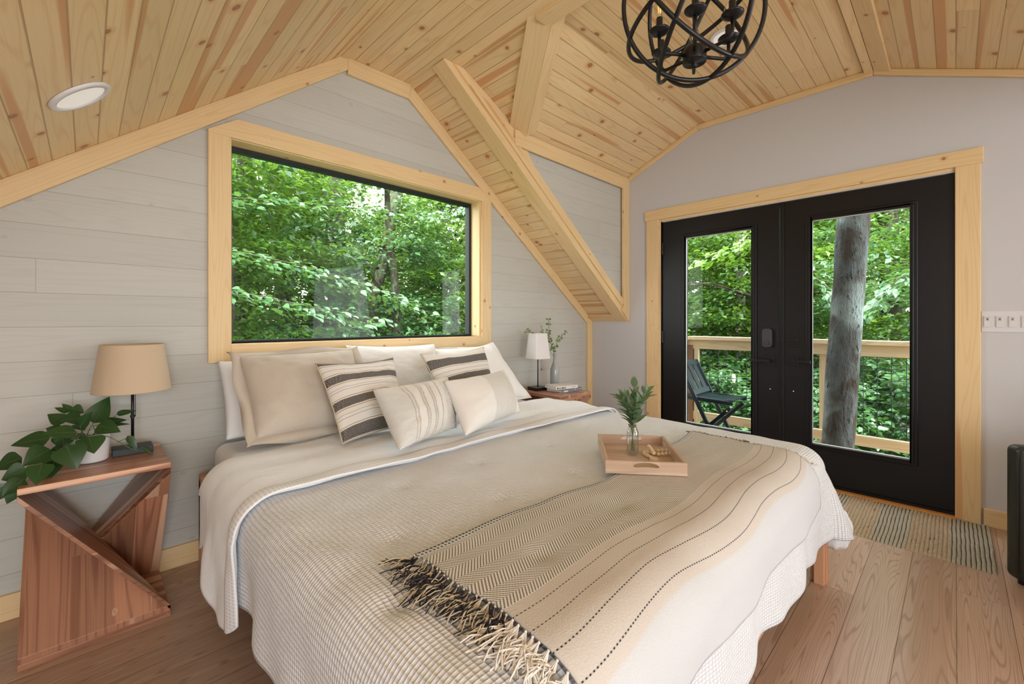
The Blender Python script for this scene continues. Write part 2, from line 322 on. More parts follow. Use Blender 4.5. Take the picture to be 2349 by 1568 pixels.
# ---- leaves and bark
def leafmat(name, c1, c2, rough=0.4, trans=0.35, scale=3.0, spec=0.5, veins=False):
    g = G(name); geo = g.n('ShaderNodeNewGeometry')
    f = g.noise(g.pos(), scale, 2); rnd = geo.outputs['Random Per Island']
    ff = g.m('MULTIPLY_ADD', rnd, 0.75, g.m('MULTIPLY', f, 0.35), clamp=True)
    c = g.mix(ff, c1, c2)
    p = g.bsdf(c, rough, None, spec)
    if not trans: return g.done(p)
    t = g.n('ShaderNodeBsdfTranslucent'); g.put(t.inputs[0], g.mix(0.5, c, (0.28, 0.48, 0.045), 'MIX'))
    mx = g.n('ShaderNodeMixShader'); mx.inputs[0].default_value = trans; g.put(mx.inputs[1], p); g.put(mx.inputs[2], t.outputs[0])
    return g.done(mx.outputs[0])
M['leaf_a'] = leafmat('forest_leaves_deep', (0.010, 0.048, 0.010), (0.058, 0.15, 0.03), 0.26, spec=0.7)
M['leaf_b'] = leafmat('forest_leaves_bright', (0.028, 0.10, 0.010), (0.15, 0.28, 0.035), 0.3, spec=0.6)
M['leaf_c'] = leafmat('forest_leaves_bluish', (0.014, 0.072, 0.025), (0.09, 0.20, 0.085), 0.22, 0.25, spec=0.9)
M['philo'] = leafmat('glossy_dark_leaf', (0.008, 0.035, 0.010), (0.028, 0.085, 0.018), 0.33, 0.08, spec=0.45)
M['sage'] = leafmat('soft_sage_leaf', (0.09, 0.17, 0.08), (0.24, 0.34, 0.20), 0.6, 0.15, spec=0.25)
M['euc'] = leafmat('eucalyptus_leaf', (0.06, 0.11, 0.03), (0.25, 0.33, 0.13), 0.55, 0.15, spec=0.3)
M['stem'] = plain('green_stem', (0.10, 0.16, 0.05), 0.6)
def bark(name, c1, c2, c3, sc=9.0, st=0.9):
    g = G(name); o = g.sep(g.obj()); w = g.vec(g.m('MULTIPLY', o[0], 1.0), g.m('MULTIPLY', o[1], 1.0), g.m('MULTIPLY', o[2], 0.35))
    a = g.noise(w, sc, 5, 0.6, 0.4); b = g.noise(g.obj(), 3.0, 3)
    ridg = g.noise(w, sc*3.5, 4, 0.7, 0.3)
    c = g.mix(g.step(a, 0.35, 0.65), c1, c2); c = g.mix(g.step(b, 0.52, 0.68), c, c3); c = g.mix(g.step(ridg, 0.58, 0.7), c, tuple(x*0.25 for x in c1))
    return g.done(g.bsdf(c, 0.9, g.bump(g.m('ADD', a, ridg), st, 0.03), 0.1))
M['bark_big'] = bark('lichened_grey_bark', (0.075, 0.058, 0.048), (0.14, 0.155, 0.16), (0.30, 0.35, 0.345), 9.0, 1.0)
M['bark'] = bark('dark_forest_bark', (0.055, 0.05, 0.035), (0.12, 0.11, 0.08), (0.10, 0.13, 0.08))
M['bark_pale'] = bark('pale_beech_bark', (0.30, 0.31, 0.26), (0.42, 0.42, 0.36), (0.3, 0.35, 0.25), 5.0, 0.4)
g = G('forest_floor'); a = g.noise(g.pos(), 1.3, 6, 0.7); b = g.noise(g.pos(), 9, 4)
M['ground'] = g.done(g.bsdf(g.mix(g.step(a, 0.4, 0.62), (0.10, 0.075, 0.045), g.mix(b, (0.03, 0.09, 0.015), (0.12, 0.25, 0.04))), 0.95, g.bump(b, 1.0, 0.1), 0.1))
M['chairpaint'] = plain('dark_blue_green_paint', (0.010, 0.022, 0.032), 0.35, 0.5)
M['wire'] = plain('green_black_wire', (0.008, 0.03, 0.022), 0.5)
M['suet'] = plain('pale_feeder', (0.33, 0.34, 0.31), 0.6)
# ---------------------------------------------------------------- mesh helpers
class MB:
    def __init__(s): s.v = []; s.f = []; s.uv = []; s.mi = []
    def face(s, pts, uvs=None, mi=0):
        n = len(s.v); s.v += [tuple(p) for p in pts]; s.f.append(list(range(n, n+len(pts))))
        s.uv += [tuple(q) for q in (uvs or [(0, 0)]*len(pts))]; s.mi.append(mi)
    def plane(s, pts, o, eu, ev, mi=0):
        o, eu, ev = V(o), V(eu), V(ev)
        s.face(pts, [((V(p)-o).dot(eu), (V(p)-o).dot(ev)) for p in pts], mi)
    def obox(s, c, a, b, n, la, lb, ln, uo=None, mi=0):
        """box with unit axes a (length, grain), b (width), n (thickness)"""
        c, a, b, n = V(c), V(a).normalized(), V(b).normalized(), V(n).normalized()
        if uo is None: uo = (random.uniform(0, 40), random.uniform(0, 30))
        P = lambda i, j, k: c+a*(i*la/2)+b*(j*lb/2)+n*(k*ln/2)
        def q(ps, ax1, ax2, off):
            s.face(ps, [(uo[0]+(p-c).dot(ax1), uo[1]+off+(p-c).dot(ax2)) for p in ps], mi)
        q([P(-1, -1, 1), P(1, -1, 1), P(1, 1, 1), P(-1, 1, 1)], a, b, 0)
        q([P(-1, 1, -1), P(1, 1, -1), P(1, -1, -1), P(-1, -1, -1)], a, b, .31)
        q([P(-1, -1, -1), P(1, -1, -1), P(1, -1, 1), P(-1, -1, 1)], a, n, .57)
        q([P(-1, 1, 1), P(1, 1, 1), P(1, 1, -1), P(-1, 1, -1)], a, n, .77)
        q([P(1, -1, -1), P(1, 1, -1), P(1, 1, 1), P(1, -1, 1)], n, b, .0)
        q([P(-1, -1, 1), P(-1, 1, 1), P(-1, 1, -1), P(-1, -1, -1)], n, b, .0)
    def box(s, x0, x1, y0, y1, z0, z1, grain=0, uo=None, mi=0):
        ax = [V((1, 0, 0)), V((0, 1, 0)), V((0, 0, 1))]; d = [x1-x0, y1-y0, z1-z0]
        o = [i for i in range(3) if i != grain]
        if d[o[0]] < d[o[1]]: o = o[::-1]
        a, b = ax[grain], ax[o[0]]; n = a.cross(b)
        s.obox(((x0+x1)/2, (y0+y1)/2, (z0+z1)/2), a, b, n, d[grain], d[o[0]], d[o[1]], uo, mi)
    def prism(s, poly, ext, eu=None, ev=None, uo=None, mi=0):
        """extrude a planar polygon by the vector ext"""
        poly = [V(p) for p in poly]; ext = V(ext)
        if uo is None: uo = (random.uniform(0, 40), random.uniform(0, 30))
        nn = sum(((poly[i]-poly[0]).cross(poly[i+1]-poly[0]) for i in range(1, len(poly)-1)), V((0, 0, 0)))
        if nn.dot(ext) > 0: poly = poly[::-1]
        eu = V(eu).normalized() if eu is not None else (poly[1]-poly[0]).normalized()
        ev = V(ev).normalized() if ev is not None else ext.normalized().cross(eu).normalized()
        en = ext.normalized(); o = poly[0]
        U = lambda p, e1, e2, k=0: (uo[0]+(p-o).dot(e1), uo[1]+k+(p-o).dot(e2))
        s.face(poly, [U(p, eu, ev) for p in poly], mi)
        top = [p+ext for p in poly][::-1]; s.face(top, [U(p, eu, ev) for p in top], mi)
        m = len(poly)
        for i in range(m):
            p, q = poly[i], poly[(i+1) % m]; e = (q-p)
            if e.length < 1e-7: continue
            w = [q, p, p+ext, q+ext]
            if abs(e.normalized().dot(eu)) > .5: s.face(w, [U(r, eu, en, .4) for r in w], mi)
            else: s.face(w, [U(r, en, ev, .4) for r in w], mi)
    def tube(s, path, rad, seg=8, cap=True, mi=0):
        path = [V(p) for p in path]; n = len(path)
        rs = rad if isinstance(rad, (list, tuple)) else [rad]*n
        t0 = (path[1]-path[0]).normalized(); ref = V((0, 0, 1)) if abs(t0.z) < .9 else V((1, 0, 0))
        nn = t0.cross(ref).normalized(); rings = []; L = 0
        for i, p in enumerate(path):
            t = (path[min(i+1, n-1)]-path[max(i-1, 0)]).normalized()
            nn = (nn-t*nn.dot(t)).normalized(); bb = t.cross(nn)
            if i: L += (p-path[i-1]).length
            rings.append(([p+(nn*math.cos(2*PI*k/seg)+bb*math.sin(2*PI*k/seg))*rs[i] for k in range(seg)], L))
        base = len(s.v)
        for r, _ in rings: s.v += [tuple(x) for x in r]
        for i in range(n-1):
            for k in range(seg):
                k2 = (k+1) % seg
                s.f.append([base+i*seg+k, base+i*seg+k2, base+(i+1)*seg+k2, base+(i+1)*seg+k]); s.mi.append(mi)
                s.uv += [(rings[i][1], k/seg), (rings[i][1], (k+1)/seg), (rings[i+1][1], (k+1)/seg), (rings[i+1][1], k/seg)]
        if cap:
            s.f.append([base+k for k in range(seg)][::-1]); s.mi.append(mi); s.uv += [(0, 0)]*seg
            s.f.append([base+(n-1)*seg+k for k in range(seg)]); s.mi.append(mi); s.uv += [(0, 0)]*seg
    def loop(s, path, rad, seg=8, mi=0):
        """closed tube"""
        path = [V(p) for p in path]; n = len(path); base = len(s.v)
        ctr = sum(path, V((0, 0, 0)))/n
        for i, p in enumerate(path):
            t = (path[(i+1) % n]-path[i-1]).normalized(); nn = (p-ctr); nn = (nn-t*nn.dot(t)).normalized(); bb = t.cross(nn)
            s.v += [tuple(p+(nn*math.cos(2*PI*k/seg)+bb*math.sin(2*PI*k/seg))*rad) for k in range(seg)]
        for i in range(n):
            j = (i+1) % n
            for k in range(seg):
                k2 = (k+1) % seg
                s.f.append([base+i*seg+k, base+i*seg+k2, base+j*seg+k2, base+j*seg+k]); s.mi.append(mi); s.uv += [(0, 0)]*4
    def lathe(s, prof, c, seg=32, mi=0, closed=False):
        c = V(c); base = len(s.v); n = len(prof)
        for r, z in prof:
            s.v += [(c.x+r*math.cos(2*PI*k/seg), c.y+r*math.sin(2*PI*k/seg), c.z+z) for k in range(seg)]
        L = [0]
        for i in range(1, n): L.append(L[-1]+math.hypot(prof[i][0]-prof[i-1][0], prof[i][1]-prof[i-1][1]))
        for i in range(n-1):
            for k in range(seg):
                k2 = (k+1) % seg
                s.f.append([base+i*seg+k, base+i*seg+k2, base+(i+1)*seg+k2, base+(i+1)*seg+k]); s.mi.append(mi)
                R = .12*2*PI/seg
                s.uv += [(k*R, L[i]), ((k+1)*R, L[i]), ((k+1)*R, L[i+1]), (k*R, L[i+1])]
        if closed:
            s.f.append([base+k for k in range(seg)][::-1]); s.mi.append(mi); s.uv += [(0, 0)]*seg
            s.f.append([base+(n-1)*seg+k for k in range(seg)]); s.mi.append(mi); s.uv += [(0, 0)]*seg
    def sphere(s, c, r, seg=10, rings=7, sc=(1, 1, 1), mi=0):
        c = V(c); base = len(s.v)
        for i in range(rings+1):
            a = PI*i/rings
            for k in range(seg):
                b = 2*PI*k/seg; s.v.append((c.x+r*sc[0]*math.sin(a)*math.cos(b), c.y+r*sc[1]*math.sin(a)*math.sin(b), c.z-r*sc[2]*math.cos(a)))
        for i in range(rings):
            for k in range(seg):
                k2 = (k+1) % seg; s.f.append([base+i*seg+k, base+i*seg+k2, base+(i+1)*seg+k2, base+(i+1)*seg+k]); s.mi.append(mi); s.uv += [(0, 0)]*4
    def grid(s, fn, us, vs, mi=0, uvf=None, flip=False):
        base = len(s.v); nu, nv = len(us), len(vs)
        for a in us:
            for b in vs: s.v.append(tuple(fn(a, b)))
        uvf = uvf or (lambda a, b: (a, b))
        for i in range(nu-1):
            for j in range(nv-1):
                q = [(i, j), (i+1, j), (i+1, j+1), (i, j+1)]
                if flip: q = q[::-1]
                s.f.append([base+x*nv+y for x, y in q]); s.mi.append(mi); s.uv += [uvf(us[x], vs[y]) for x, y in q]

def root_loc(o):
    w = V((0, 0, 0))
    while o is not None: w += o.location; o = o.parent
    return w
def obj(name, mb, mat, parent=None, smooth=False, bevel=0.0, subsurf=0, solid=0.0, weld=False, off=1.0):
    me = bpy.data.meshes.new(name)
    org = root_loc(parent) if parent else V((0, 0, 0))
    me.from_pydata([(x-org.x, y-org.y, z-org.z) for x, y, z in mb.v], [], mb.f)
    ul = me.uv_layers.new(name='UVMap'); ul.data.foreach_set('uv', [x for q in mb.uv for x in q])
    for m_ in (mat if isinstance(mat, (list, tuple)) else [mat]): me.materials.append(M[m_] if isinstance(m_, str) else m_)
    me.polygons.foreach_set('material_index', mb.mi)
    if smooth: me.polygons.foreach_set('use_smooth', [True]*len(me.polygons))
    if weld or bevel:
        bm = bmesh.new(); bm.from_mesh(me); bmesh.ops.remove_doubles(bm, verts=bm.verts, dist=2e-5); bm.to_mesh(me); bm.free()
    me.update()
    o = bpy.data.objects.new(name, me); C.objects.link(o)
    if parent: o.parent = parent
    if solid: md = o.modifiers.new('thickness', 'SOLIDIFY'); md.thickness = solid; md.offset = off
    if bevel:
        md = o.modifiers.new('edge', 'BEVEL'); md.width = bevel; md.segments = 2; md.limit_method = 'ANGLE'; md.angle_limit = math.radians(35)
    if subsurf: md = o.modifiers.new('smooth', 'SUBSURF'); md.levels = subsurf; md.render_levels = subsurf
    return o
def tag(o, label, cat, group=None, kind=None):
    o['label'] = label; o['category'] = cat
    if group: o['group'] = group
    if kind: o['kind'] = kind
    return o
def thing(name, loc, label, cat, group=None, kind=None):
    o = bpy.data.objects.new(name, None); C.objects.link(o); o.location = loc; o.empty_display_size = .1
    return tag(o, label, cat, group, kind)
def struct(name, mb, mat, label=None, parent=None, **kw):
    o = obj(name, mb, mat, parent, **kw); o['kind'] = 'structure'
    if label: o['label'] = label
    return o
def sroot(name, loc, label):
    o = bpy.data.objects.new(name, None); C.objects.link(o); o.location = loc; o['kind'] = 'structure'; o['label'] = label; return o
def lerp(a, b, t): return a+(b-a)*t
def sstep(x, a, b):
    t = max(0, min(1, (x-a)/(b-a))); return t*t*(3-2*t)
def lin(a, b, n): return [a+(b-a)*i/(n-1) for i in range(n)]
random.seed(7)

# ---------------------------------------------------------------- the room
XB, YA, YB, XL, YR = 3.65, 2.585, 2.165, -1.7, -4.0
ZF, ZD = 2.75, 2.79                                   # main and dormer flat ceilings
KL, KS, KR = 1.10, 1.555, 1.70                        # knees of the main ceiling
zl = lambda x: ZF-.785*(KL-x)
zs = lambda x: ZF-.755*(x-KS)
zr = lambda x: ZF-.487*(x-KR)
DY1, DY2 = 1.50, .37
zd = lambda y: ZD-.44*(y-DY1) if y > DY1 else (ZD if y > DY2 else ZD-.42*(DY2-y))

b = MB(); b.plane([(XL, YR, 0), (XB+.02, YR, 0), (XB+.02, YA, 0), (XL, YA, 0)], (0, -4, 0), (1, 0, 0), (0, 1, 0))
b.uv = [(u, v-.348-0.0) for u, v in b.uv]
b.prism([(XL-.1, YR-.1, -.02), (XB+.15, YR-.1, -.02), (XB+.15, YA+.15, -.02), (XL-.1, YA+.15, -.02)], (0, 0, -.2))
struct('floor', b, 'floor', 'wide oak plank floor of the bedroom')

# wall with the picture window
WX0, WX1, WZ0, WZ1 = .525, 2.183, 1.045, 2.092
b = MB()
for (x0, x1, z0, z1) in ((XL, WX0, -.1, 2.95), (WX1, XB+.15, -.1, 2.95), (WX0, WX1, -.1, WZ0), (WX0, WX1, WZ1, 2.95)):
    P = [(x0, YA, z0), (x1, YA, z0), (x1, YA, z1), (x0, YA, z1)]
    b.prism(P, (0, .15, 0), (1, 0, 0), (0, 0, 1), uo=(10+x0, 4*.1378+(z0-.998)+.1378*8))
    # keep the boards running through from piece to piece
    for k in range(-24, 0): pass
n0 = 0
uvs = []
for f in b.f:
    for i in f: x, y, z = b.v[i]; uvs.append((x+10+(y-YA)*.01, z-.998+.1378*12))
b.uv = uvs
struct('wall_left', b, 'shiplap', 'whitewashed shiplap wall with the picture window behind the bed')

# drywall wall with the double door
DY0, DYM, DY9, DZ = -.004, .907, 1.819, 2.035
b = MB()
for (y0, y1, z0, z1) in ((YR, DY0, -.1, 2.95), (DY9, YA, -.1, 2.95), (DY0, DY9, DZ, 2.95), (DY0, DY9, -.1, .0)):
    b.prism([(XB, y0, z0), (XB, y1, z0), (XB, y1, z1), (XB, y0, z1)], (.15, 0, 0))
struct('wall_right', b, 'paint', 'smooth off-white drywall with the black double doors')
b = MB(); b.box(XL-.1, XB+.15, YR-.1, YR, -.1, 2.95); struct('wall_back', b, 'paint', 'wall behind the photographer')
b = MB(); b.box(XL-.1, XL, YR, YA, -.1, 2.95); struct('wall_far_left', b, 'paint', 'knee wall on the far left')
b = MB(); b.box(XL-.55, XB+.25, YR-.6, YA+.25, 2.95, 3.05); struct('roof_light_block', b, 'paint', 'unseen flat roof slab added over the room to keep light out')  # flat slab above the ceilings, added to stop light leaking in
bpy.data.objects['roof_light_block'].name = 'ceiling_light_block'

# board ceiling: each plane with its own board run
b = MB()
sl = math.hypot(1, .785)
b.plane([(XL, .9, zl(XL)), (XL, YA, zl(XL)), (KL, YA, ZF), (KL, .9, ZF)], (KL, 0, ZF), (0, 1, 0), (-1/sl, 0, -.785/sl))
b.plane([(XL, YR, ZF), (XL, .9, ZF), (KL, .9, ZF), (KL, YR, ZF)], (KL, 5, ZF), (0, 1, 0), (-1, 0, 0))
b.plane([(KL, YR, ZF), (KL, YA, ZF), (KS, YA, ZF), (KS, YR, ZF)], (KL-8.45*.9-.01, 3, ZF), (0, 1, 0), (1, 0, 0))
b.plane([(KS, YR, ZF), (KS, YB, ZF), (KR, YB, ZF), (KR, YR, ZF)], (KL-8.45*.9-.01, 3, ZF), (0, 1, 0), (1, 0, 0))
ss = math.hypot(1, .755)
b.plane([(KS, YB, zs(KS)), (KS, YA, zs(KS)), (XB, YA, zs(XB)), (XB, YB, zs(XB))], (KS-.845, 9, zs(KS-.845)), (0, 1, 0), (1/ss, 0, -.755/ss))
sr = math.hypot(1, .487); XV = 2.2
b.plane([(KR, DY1-.03, ZF), (KR, YB+.01, ZF), (XV, YB+.01, zr(XV)), ], (KR-.845, 17, ZF), (0, 1, 0), (1/sr, 0, -.487/sr))
# cheek of the left dormer
b.plane([(XL, .9, zl(XL)), (KL, .9, ZF), (XL, .9, ZF)], (0, 0, 0), (1, 0, 0), (0, 0, 1))
struct('ceiling', b, 'ceil', 'knotty pine board ceiling of the main roof, flat collar and slopes')
b = MB(); d4 = math.hypot(1, .44); d5 = math.hypot(1, .42)
b.plane([(KR, DY2, ZD), (KR, DY1, ZD), (XB, DY1, ZD), (XB, DY2, ZD)], (30, DY1-.845*2+.02, ZD), (1, 0, 0), (0, 1, 0))
b.plane([(KR, DY1, ZD), (XV, YB+.01, zd(YB+.01)), (XB, YB+.01, zd(YB+.01)), (XB, DY1, ZD)], (50, DY1-.845, ZD), (1, 0, 0), (0, 1/d4, -.44/d4))
b.plane([(KR, -.9, zd(-.9)), (KR, DY2, ZD), (XB, DY2, ZD), (XB, -.9, zd(-.9))], (70, DY2+.845, ZD), (1, 0, 0), (0, -1/d5, -.42/d5))
b.plane([(KR, YR, zd(-.9)), (KR, -.9, zd(-.9)), (XB, -.9, zd(-.9)), (XB, YR, zd(-.9))], (90, 0, 0), (1, 0, 0), (0, 1, 0))
b.plane([(KR, YR, zd(-.9)), (KR, DY2, zd(-.9)), (KR, DY2, ZD), (KR, YR, ZD)], (0, 0, 0), (0, 1, 0), (0, 0, 1))
struct('ceiling_dormer', b, 'ceil', 'knotty pine board ceiling of the dormer over the doors')
# shiplap cheek beside the sloping soffit
b = MB(); P = [(1.6, YB+.012, zs(1.6)-.01), (XB, YB+.012, zs(XB)-.01), (XB, YB+.012, 2.6), (1.6, YB+.012, 2.9)]
b.prism(P, (0, .05, 0)); b.uv = [(b.v[i][0]+15, b.v[i][2]-.998+.1378*12+.07) for f in b.f for i in f]
struct('wall_dormer', b, 'shiplap', 'triangular whitewashed shiplap cheek of the dormer')

# pine trim
def tr(i, poly, ext, eu, label, bevel=.003):
    b = MB(); b.prism(poly, ext, eu); return struct('trim_%d' % i, b, 'trim', label, bevel=bevel)
T = .022
x0, x1 = XL+.05, KL+.03
tr(1, [(x0, YA, zl(x0)-.118), (x1-.0, YA, zl(x1)-.118+.02), (x1, YA, ZF), (KL, YA, ZF), (x0, YA, zl(x0))], (0, -T, 0), (1, 0, .785), 'long pine rake board under the left ceiling slope')
tr(2, [(x1, YA, ZF-.098), (KS-.005, YA, ZF-.098), (KS+.01, YA, ZF-.0), (x1, YA, ZF)], (0, -T, 0), (1, 0, 0), 'short level pine board under the flat collar ceiling')
tr(3, [(KS-.005, YA, ZF-.098), (XB-.075, YA, zs(XB-.075)-.09), (XB, YA, zs(XB)-.03), (XB, YA, zs(XB)), (KS+.01, YA, ZF-.006)], (0, -T, 0), (1, 0, -.755), 'long pine rake board down the right ceiling slope')
tr(4, [(XB-.078, YA, 0), (XB, YA, 0), (XB, YA, zs(XB)+.0), (XB-.078, YA, zs(XB-.078)-.09)], (0, -T-.002, 0), (0, 0, 1), 'vertical pine corner board behind the far nightstand')
# soffit edge trim: on the slope, along its free edge, and at the bottom
def slopeboard(i, xa, xb, ya, yb, t, label, lift=0):
    ds = V((1, 0, -.755)).normalized(); n = V((-.755, 0, -1)).normalized()
    P = [V((xa, ya, zs(xa)))+n*lift, V((xb, ya, zs(xb)))+n*lift, V((xb, yb, zs(xb)))+n*lift, V((xa, yb, zs(xa)))+n*lift]
    b = MB(); b.prism(P, n*t, ds if xb-xa > .2 else (0, 1, 0)); return struct('trim_%d' % i, b, 'trim', label, bevel=.002)
slopeboard(5, KS-.004, XB, YB-.003, YB+.118, .016, 'wide pine board along the free edge of the sloping soffit')
slopeboard(6, XB-.075, XB, YB+.118, YA-T, .014, 'short pine board closing the bottom of the sloping soffit')
# side face of the soffit and its capping board
top = lambda x: min(zr(x), 9) if x < 2.15 else zs(x)+.125
tr(7, [(KS+.0, YB, ZF-.010), (XB, YB, zs(XB)-.012), (XB, YB, zs(XB)+.10), (2.35, YB, zs(2.35)+.15), (2.2, YB, zr(2.2)), (KR, YB, ZF+.002), (KS+.0, YB, ZF+.002)], (0, .02, 0), (1, 0, -.755), 'pine side board of the sloping soffit facing the room')
tr(8, [(1.74, YB, zs(1.74)+.05), (XB-.10, YB, zs(XB-.10)+.05), (XB-.10, YB, zs(XB-.10)+.125), (2.35, YB, zs(2.35)+.135), (1.9, YB, zs(1.9)+.11)], (0, -.014, 0), (1, 0, -.755), 'narrow pine ledge above the soffit side board')
tr(9, [(2.14, YB, zd(YB)-.11), (XB, YB, zd(YB)-.11), (XB, YB, zd(YB)), (2.14, YB, zd(YB))], (0, -.02, 0), (1, 0, 0), 'level pine board at the top of the dormer cheek')
tr(10, [(XB-.105, YB, zs(XB-.105)+.0), (XB, YB, zs(XB)-.02), (XB, YB, zd(YB)-.02), (XB-.105, YB, zd(YB)-.02)], (0, -.024, 0), (0, 0, 1), 'vertical pine corner board of the dormer cheek')
# cove along the top of the drywall
def cove(i, ya, yb, label):
    P = [(XB, ya, zd(ya)), (XB, yb, zd(yb)), (XB, yb, zd(yb)-.042), (XB, ya, zd(ya)-.042)]
    b = MB(); b.prism(P, (-.026, 0, 0), V(P[1])-V(P[0])); struct('trim_%d' % i, b, 'trim', label, bevel=.006)
cove(11, YB, DY1, 'pine cove on the drywall under the left dormer slope')
cove(12, DY1, DY2, 'pine cove on the drywall under the flat of the dormer ceiling')
cove(13, DY2, -.9, 'pine cove on the drywall under the right dormer slope')
# valley post between main slope and dormer
p0, p1 = V((KR+.03, DY1-.01, ZF+.01)), V((XV+.03, YB-.01, zr(XV)+.0))
ax = (p1-p0).normalized(); nm = V((0, 0, -1)); nm = (nm-ax*nm.dot(ax)).normalized(); sd = ax.cross(nm).normalized()
if sd.x < 0: sd = -sd
b = MB(); n1 = (nm-sd*.25).normalized(); s1 = (sd-n1*sd.dot(n1)).normalized()
b.obox((p0+p1)/2-s1*.045+nm*.016, ax, s1, n1, (p1-p0).length+.02, .13, .03); struct('trim_14', b, 'trim', 'wide pine valley board between main ceiling and dormer', bevel=.002)
b = MB(); n1 = (nm+sd*.35).normalized(); s1 = (sd-n1*sd.dot(n1)).normalized()
b.obox((p0+p1)/2+s1*.055+nm*.012, ax, s1, n1, (p1-p0).length+.02, .075, .03); struct('trim_15', b, 'trim', 'narrow pine valley board on the dormer side', bevel=.002)
b = MB(); b.box(KR-.035, KR+.055, YR, DY1+.02, ZF-.028, ZD+.02, grain=1); struct('trim_16', b, 'trim', 'pine header board where the flat ceiling meets the dormer', bevel=.002)
b = MB(); b.box(KL-.015, KL+.022, .0, YA-T, ZF-.016, ZF+.003, grain=1); struct('trim_17', b, 'trim', 'slim pine strip along the left ceiling bend', bevel=.002)
b = MB(); b.obox(((KR+XB)/2, DY2+.022, ZD-.011), (1, 0, 0), (0, 1, 0), (0, 0, 1), XB-KR, .045, .018)
b.obox(((KR+XB)/2, DY2-.045, ZD-.045*.42-.01), (1, 0, 0), (0, 1, .42), (0, -.42, 1), XB-KR, .085, .018); struct('trim_18', b, 'trim', 'pine strips along the right bend of the dormer ceiling', bevel=.002)

# baseboards
b = MB(); b.box(XL, XB-.078, YA-.016, YA, 0, .098, grain=0); struct('baseboard_left', b, 'trim', 'pine baseboard under the shiplap wall', bevel=.002)
b = MB(); b.box(XB-.016, XB, YR, -.113, 0, .098, grain=1); struct('baseboard_right', b, 'trim', 'pine baseboard right of the doors', bevel=.002)
b = MB(); b.box(XB-.016, XB, 1.975, YA, 0, .098, grain=1); struct('baseboard_corner', b, 'trim', 'pine baseboard left of the doors', bevel=.002)

# ---------------------------------------------------------------- picture window
w = sroot('window_1', (1.35, YA, 1.0), 'large fixed picture window in a wide pine casing above the bed')
def wpart(name, mat, fn, bevel=.002, label=None):
    b = MB(); fn(b); o = obj(name, b, mat, w, bevel=bevel)
    if label: o['label'] = label
    return o
cw = .096
wpart('casing_head', 'trim', lambda b: b.prism([(WX0-cw, YA, WZ1-.002), (WX1+cw+.008, YA, WZ1-.002), (WX1+cw+.008, YA, 2.105), (WX1-.02, YA, 2.19), (WX0+.03, YA, 2.19), (WX0-cw, YA, 2.105)], (0, -.02, 0), (1, 0, 0)))
wpart('casing_left', 'trim', lambda b: b.box(WX0-cw, WX0, YA-.02, YA, .952, WZ1-.002, grain=2))
wpart('casing_right', 'trim', lambda b: b.box(WX1+.01, WX1+cw+.008, YA-.02, YA, .952, WZ1-.002, grain=2))
wpart('casing_sill', 'trim', lambda b: b.box(WX0, WX1+.01, YA-.02, YA, .952, WZ0-.004, grain=0))
JD = .125
wpart('jamb_left', 'jamb', lambda b: b.box(WX0-.01, WX0+.006, YA-.004, YA+JD, WZ0-.01, WZ1, grain=2))
wpart('jamb_right', 'jamb', lambda b: b.box(WX1-.006, WX1+.012, YA-.004, YA+JD, WZ0-.01, WZ1, grain=2))
wpart('jamb_head', 'jamb', lambda b: b.box(WX0-.01, WX1+.01, YA-.004, YA+JD, WZ1-.006, WZ1+.01, grain=0))
wpart('stool', 'jamb', lambda b: b.box(WX0-.01, WX1+.01, YA-.006, YA+JD, WZ0-.018, WZ0, grain=0))
def wf(b):
    y0, y1, k = YA+JD-.03, YA+JD+.02, .022
    b.box(WX0+.006, WX1-.006, y0, y1, WZ1-.006-k, WZ1-.006); b.box(WX0+.006, WX1-.006, y0, y1, WZ0, WZ0+.012)
    b.box(WX1-.006-k, WX1-.006, y0, y1, WZ0+.012, WZ1-.006-k); b.box(WX0+.006, WX0+.006+k, y0, y1, WZ0+.012, WZ1-.006-k)
wpart('window_frame', 'darkframe', wf, label='thin dark window frame')
b = MB(); b.box(WX0+.02, WX1-.02, YA+JD-.006, YA+JD-.002, WZ0+.005, WZ1-.02); obj('glass_pane', b, 'glass', w)

# ---------------------------------------------------------------- double doors
def tr2(i, x0, x1, y0, y1, z0, z1, gr, label, mat='trim', bv=.003):
    b = MB(); b.box(x0, x1, y0, y1, z0, z1, grain=gr); struct('trim_%d' % i, b, mat, label, bevel=bv)
tr2(19, XB-.022, XB, -.113, 1.975, 2.06, 2.152, 1, 'pine head casing over the doors')
tr2(20, XB-.019, XB, DY9+.028, 1.962, 0, 2.06, 2, 'pine side casing left of the doors')
tr2(21, XB-.019, XB, -.103, DY0+.004, 0, 2.06, 2, 'wide pine side casing right of the doors')
tr2(22, XB-.004, XB+.14, DY9+.012, DY9+.03, 0, 2.06, 2, 'pine jamb on the hinge side of the left door')
tr2(23, XB-.004, XB+.14, DY0, DY9+.012, DZ+.006, 2.062, 1, 'pine head jamb above the doors')
tr2(24, XB-.045, XB+.03, DY0+.0, DY9, 0, .016, 1, 'orange wood threshold strip under the doors', 'brass')
b = MB(); b.box(XB+.0, XB+.15, DY9, DY9+.014, .02, DZ+.008); b.box(XB+.03, XB+.15, DY0+.004, DY0-.006, .02, DZ+.008); b.box(XB+.03, XB+.15, DY0, DY9, DZ-.004, DZ+.008)
b.box(XB+.0, XB+.14, DY0, DY9, .016, .034)
struct('trim_25', b, 'black', 'black weatherstripped door frame')
XD = XB+.008                                                   # room-side face of the door leaves
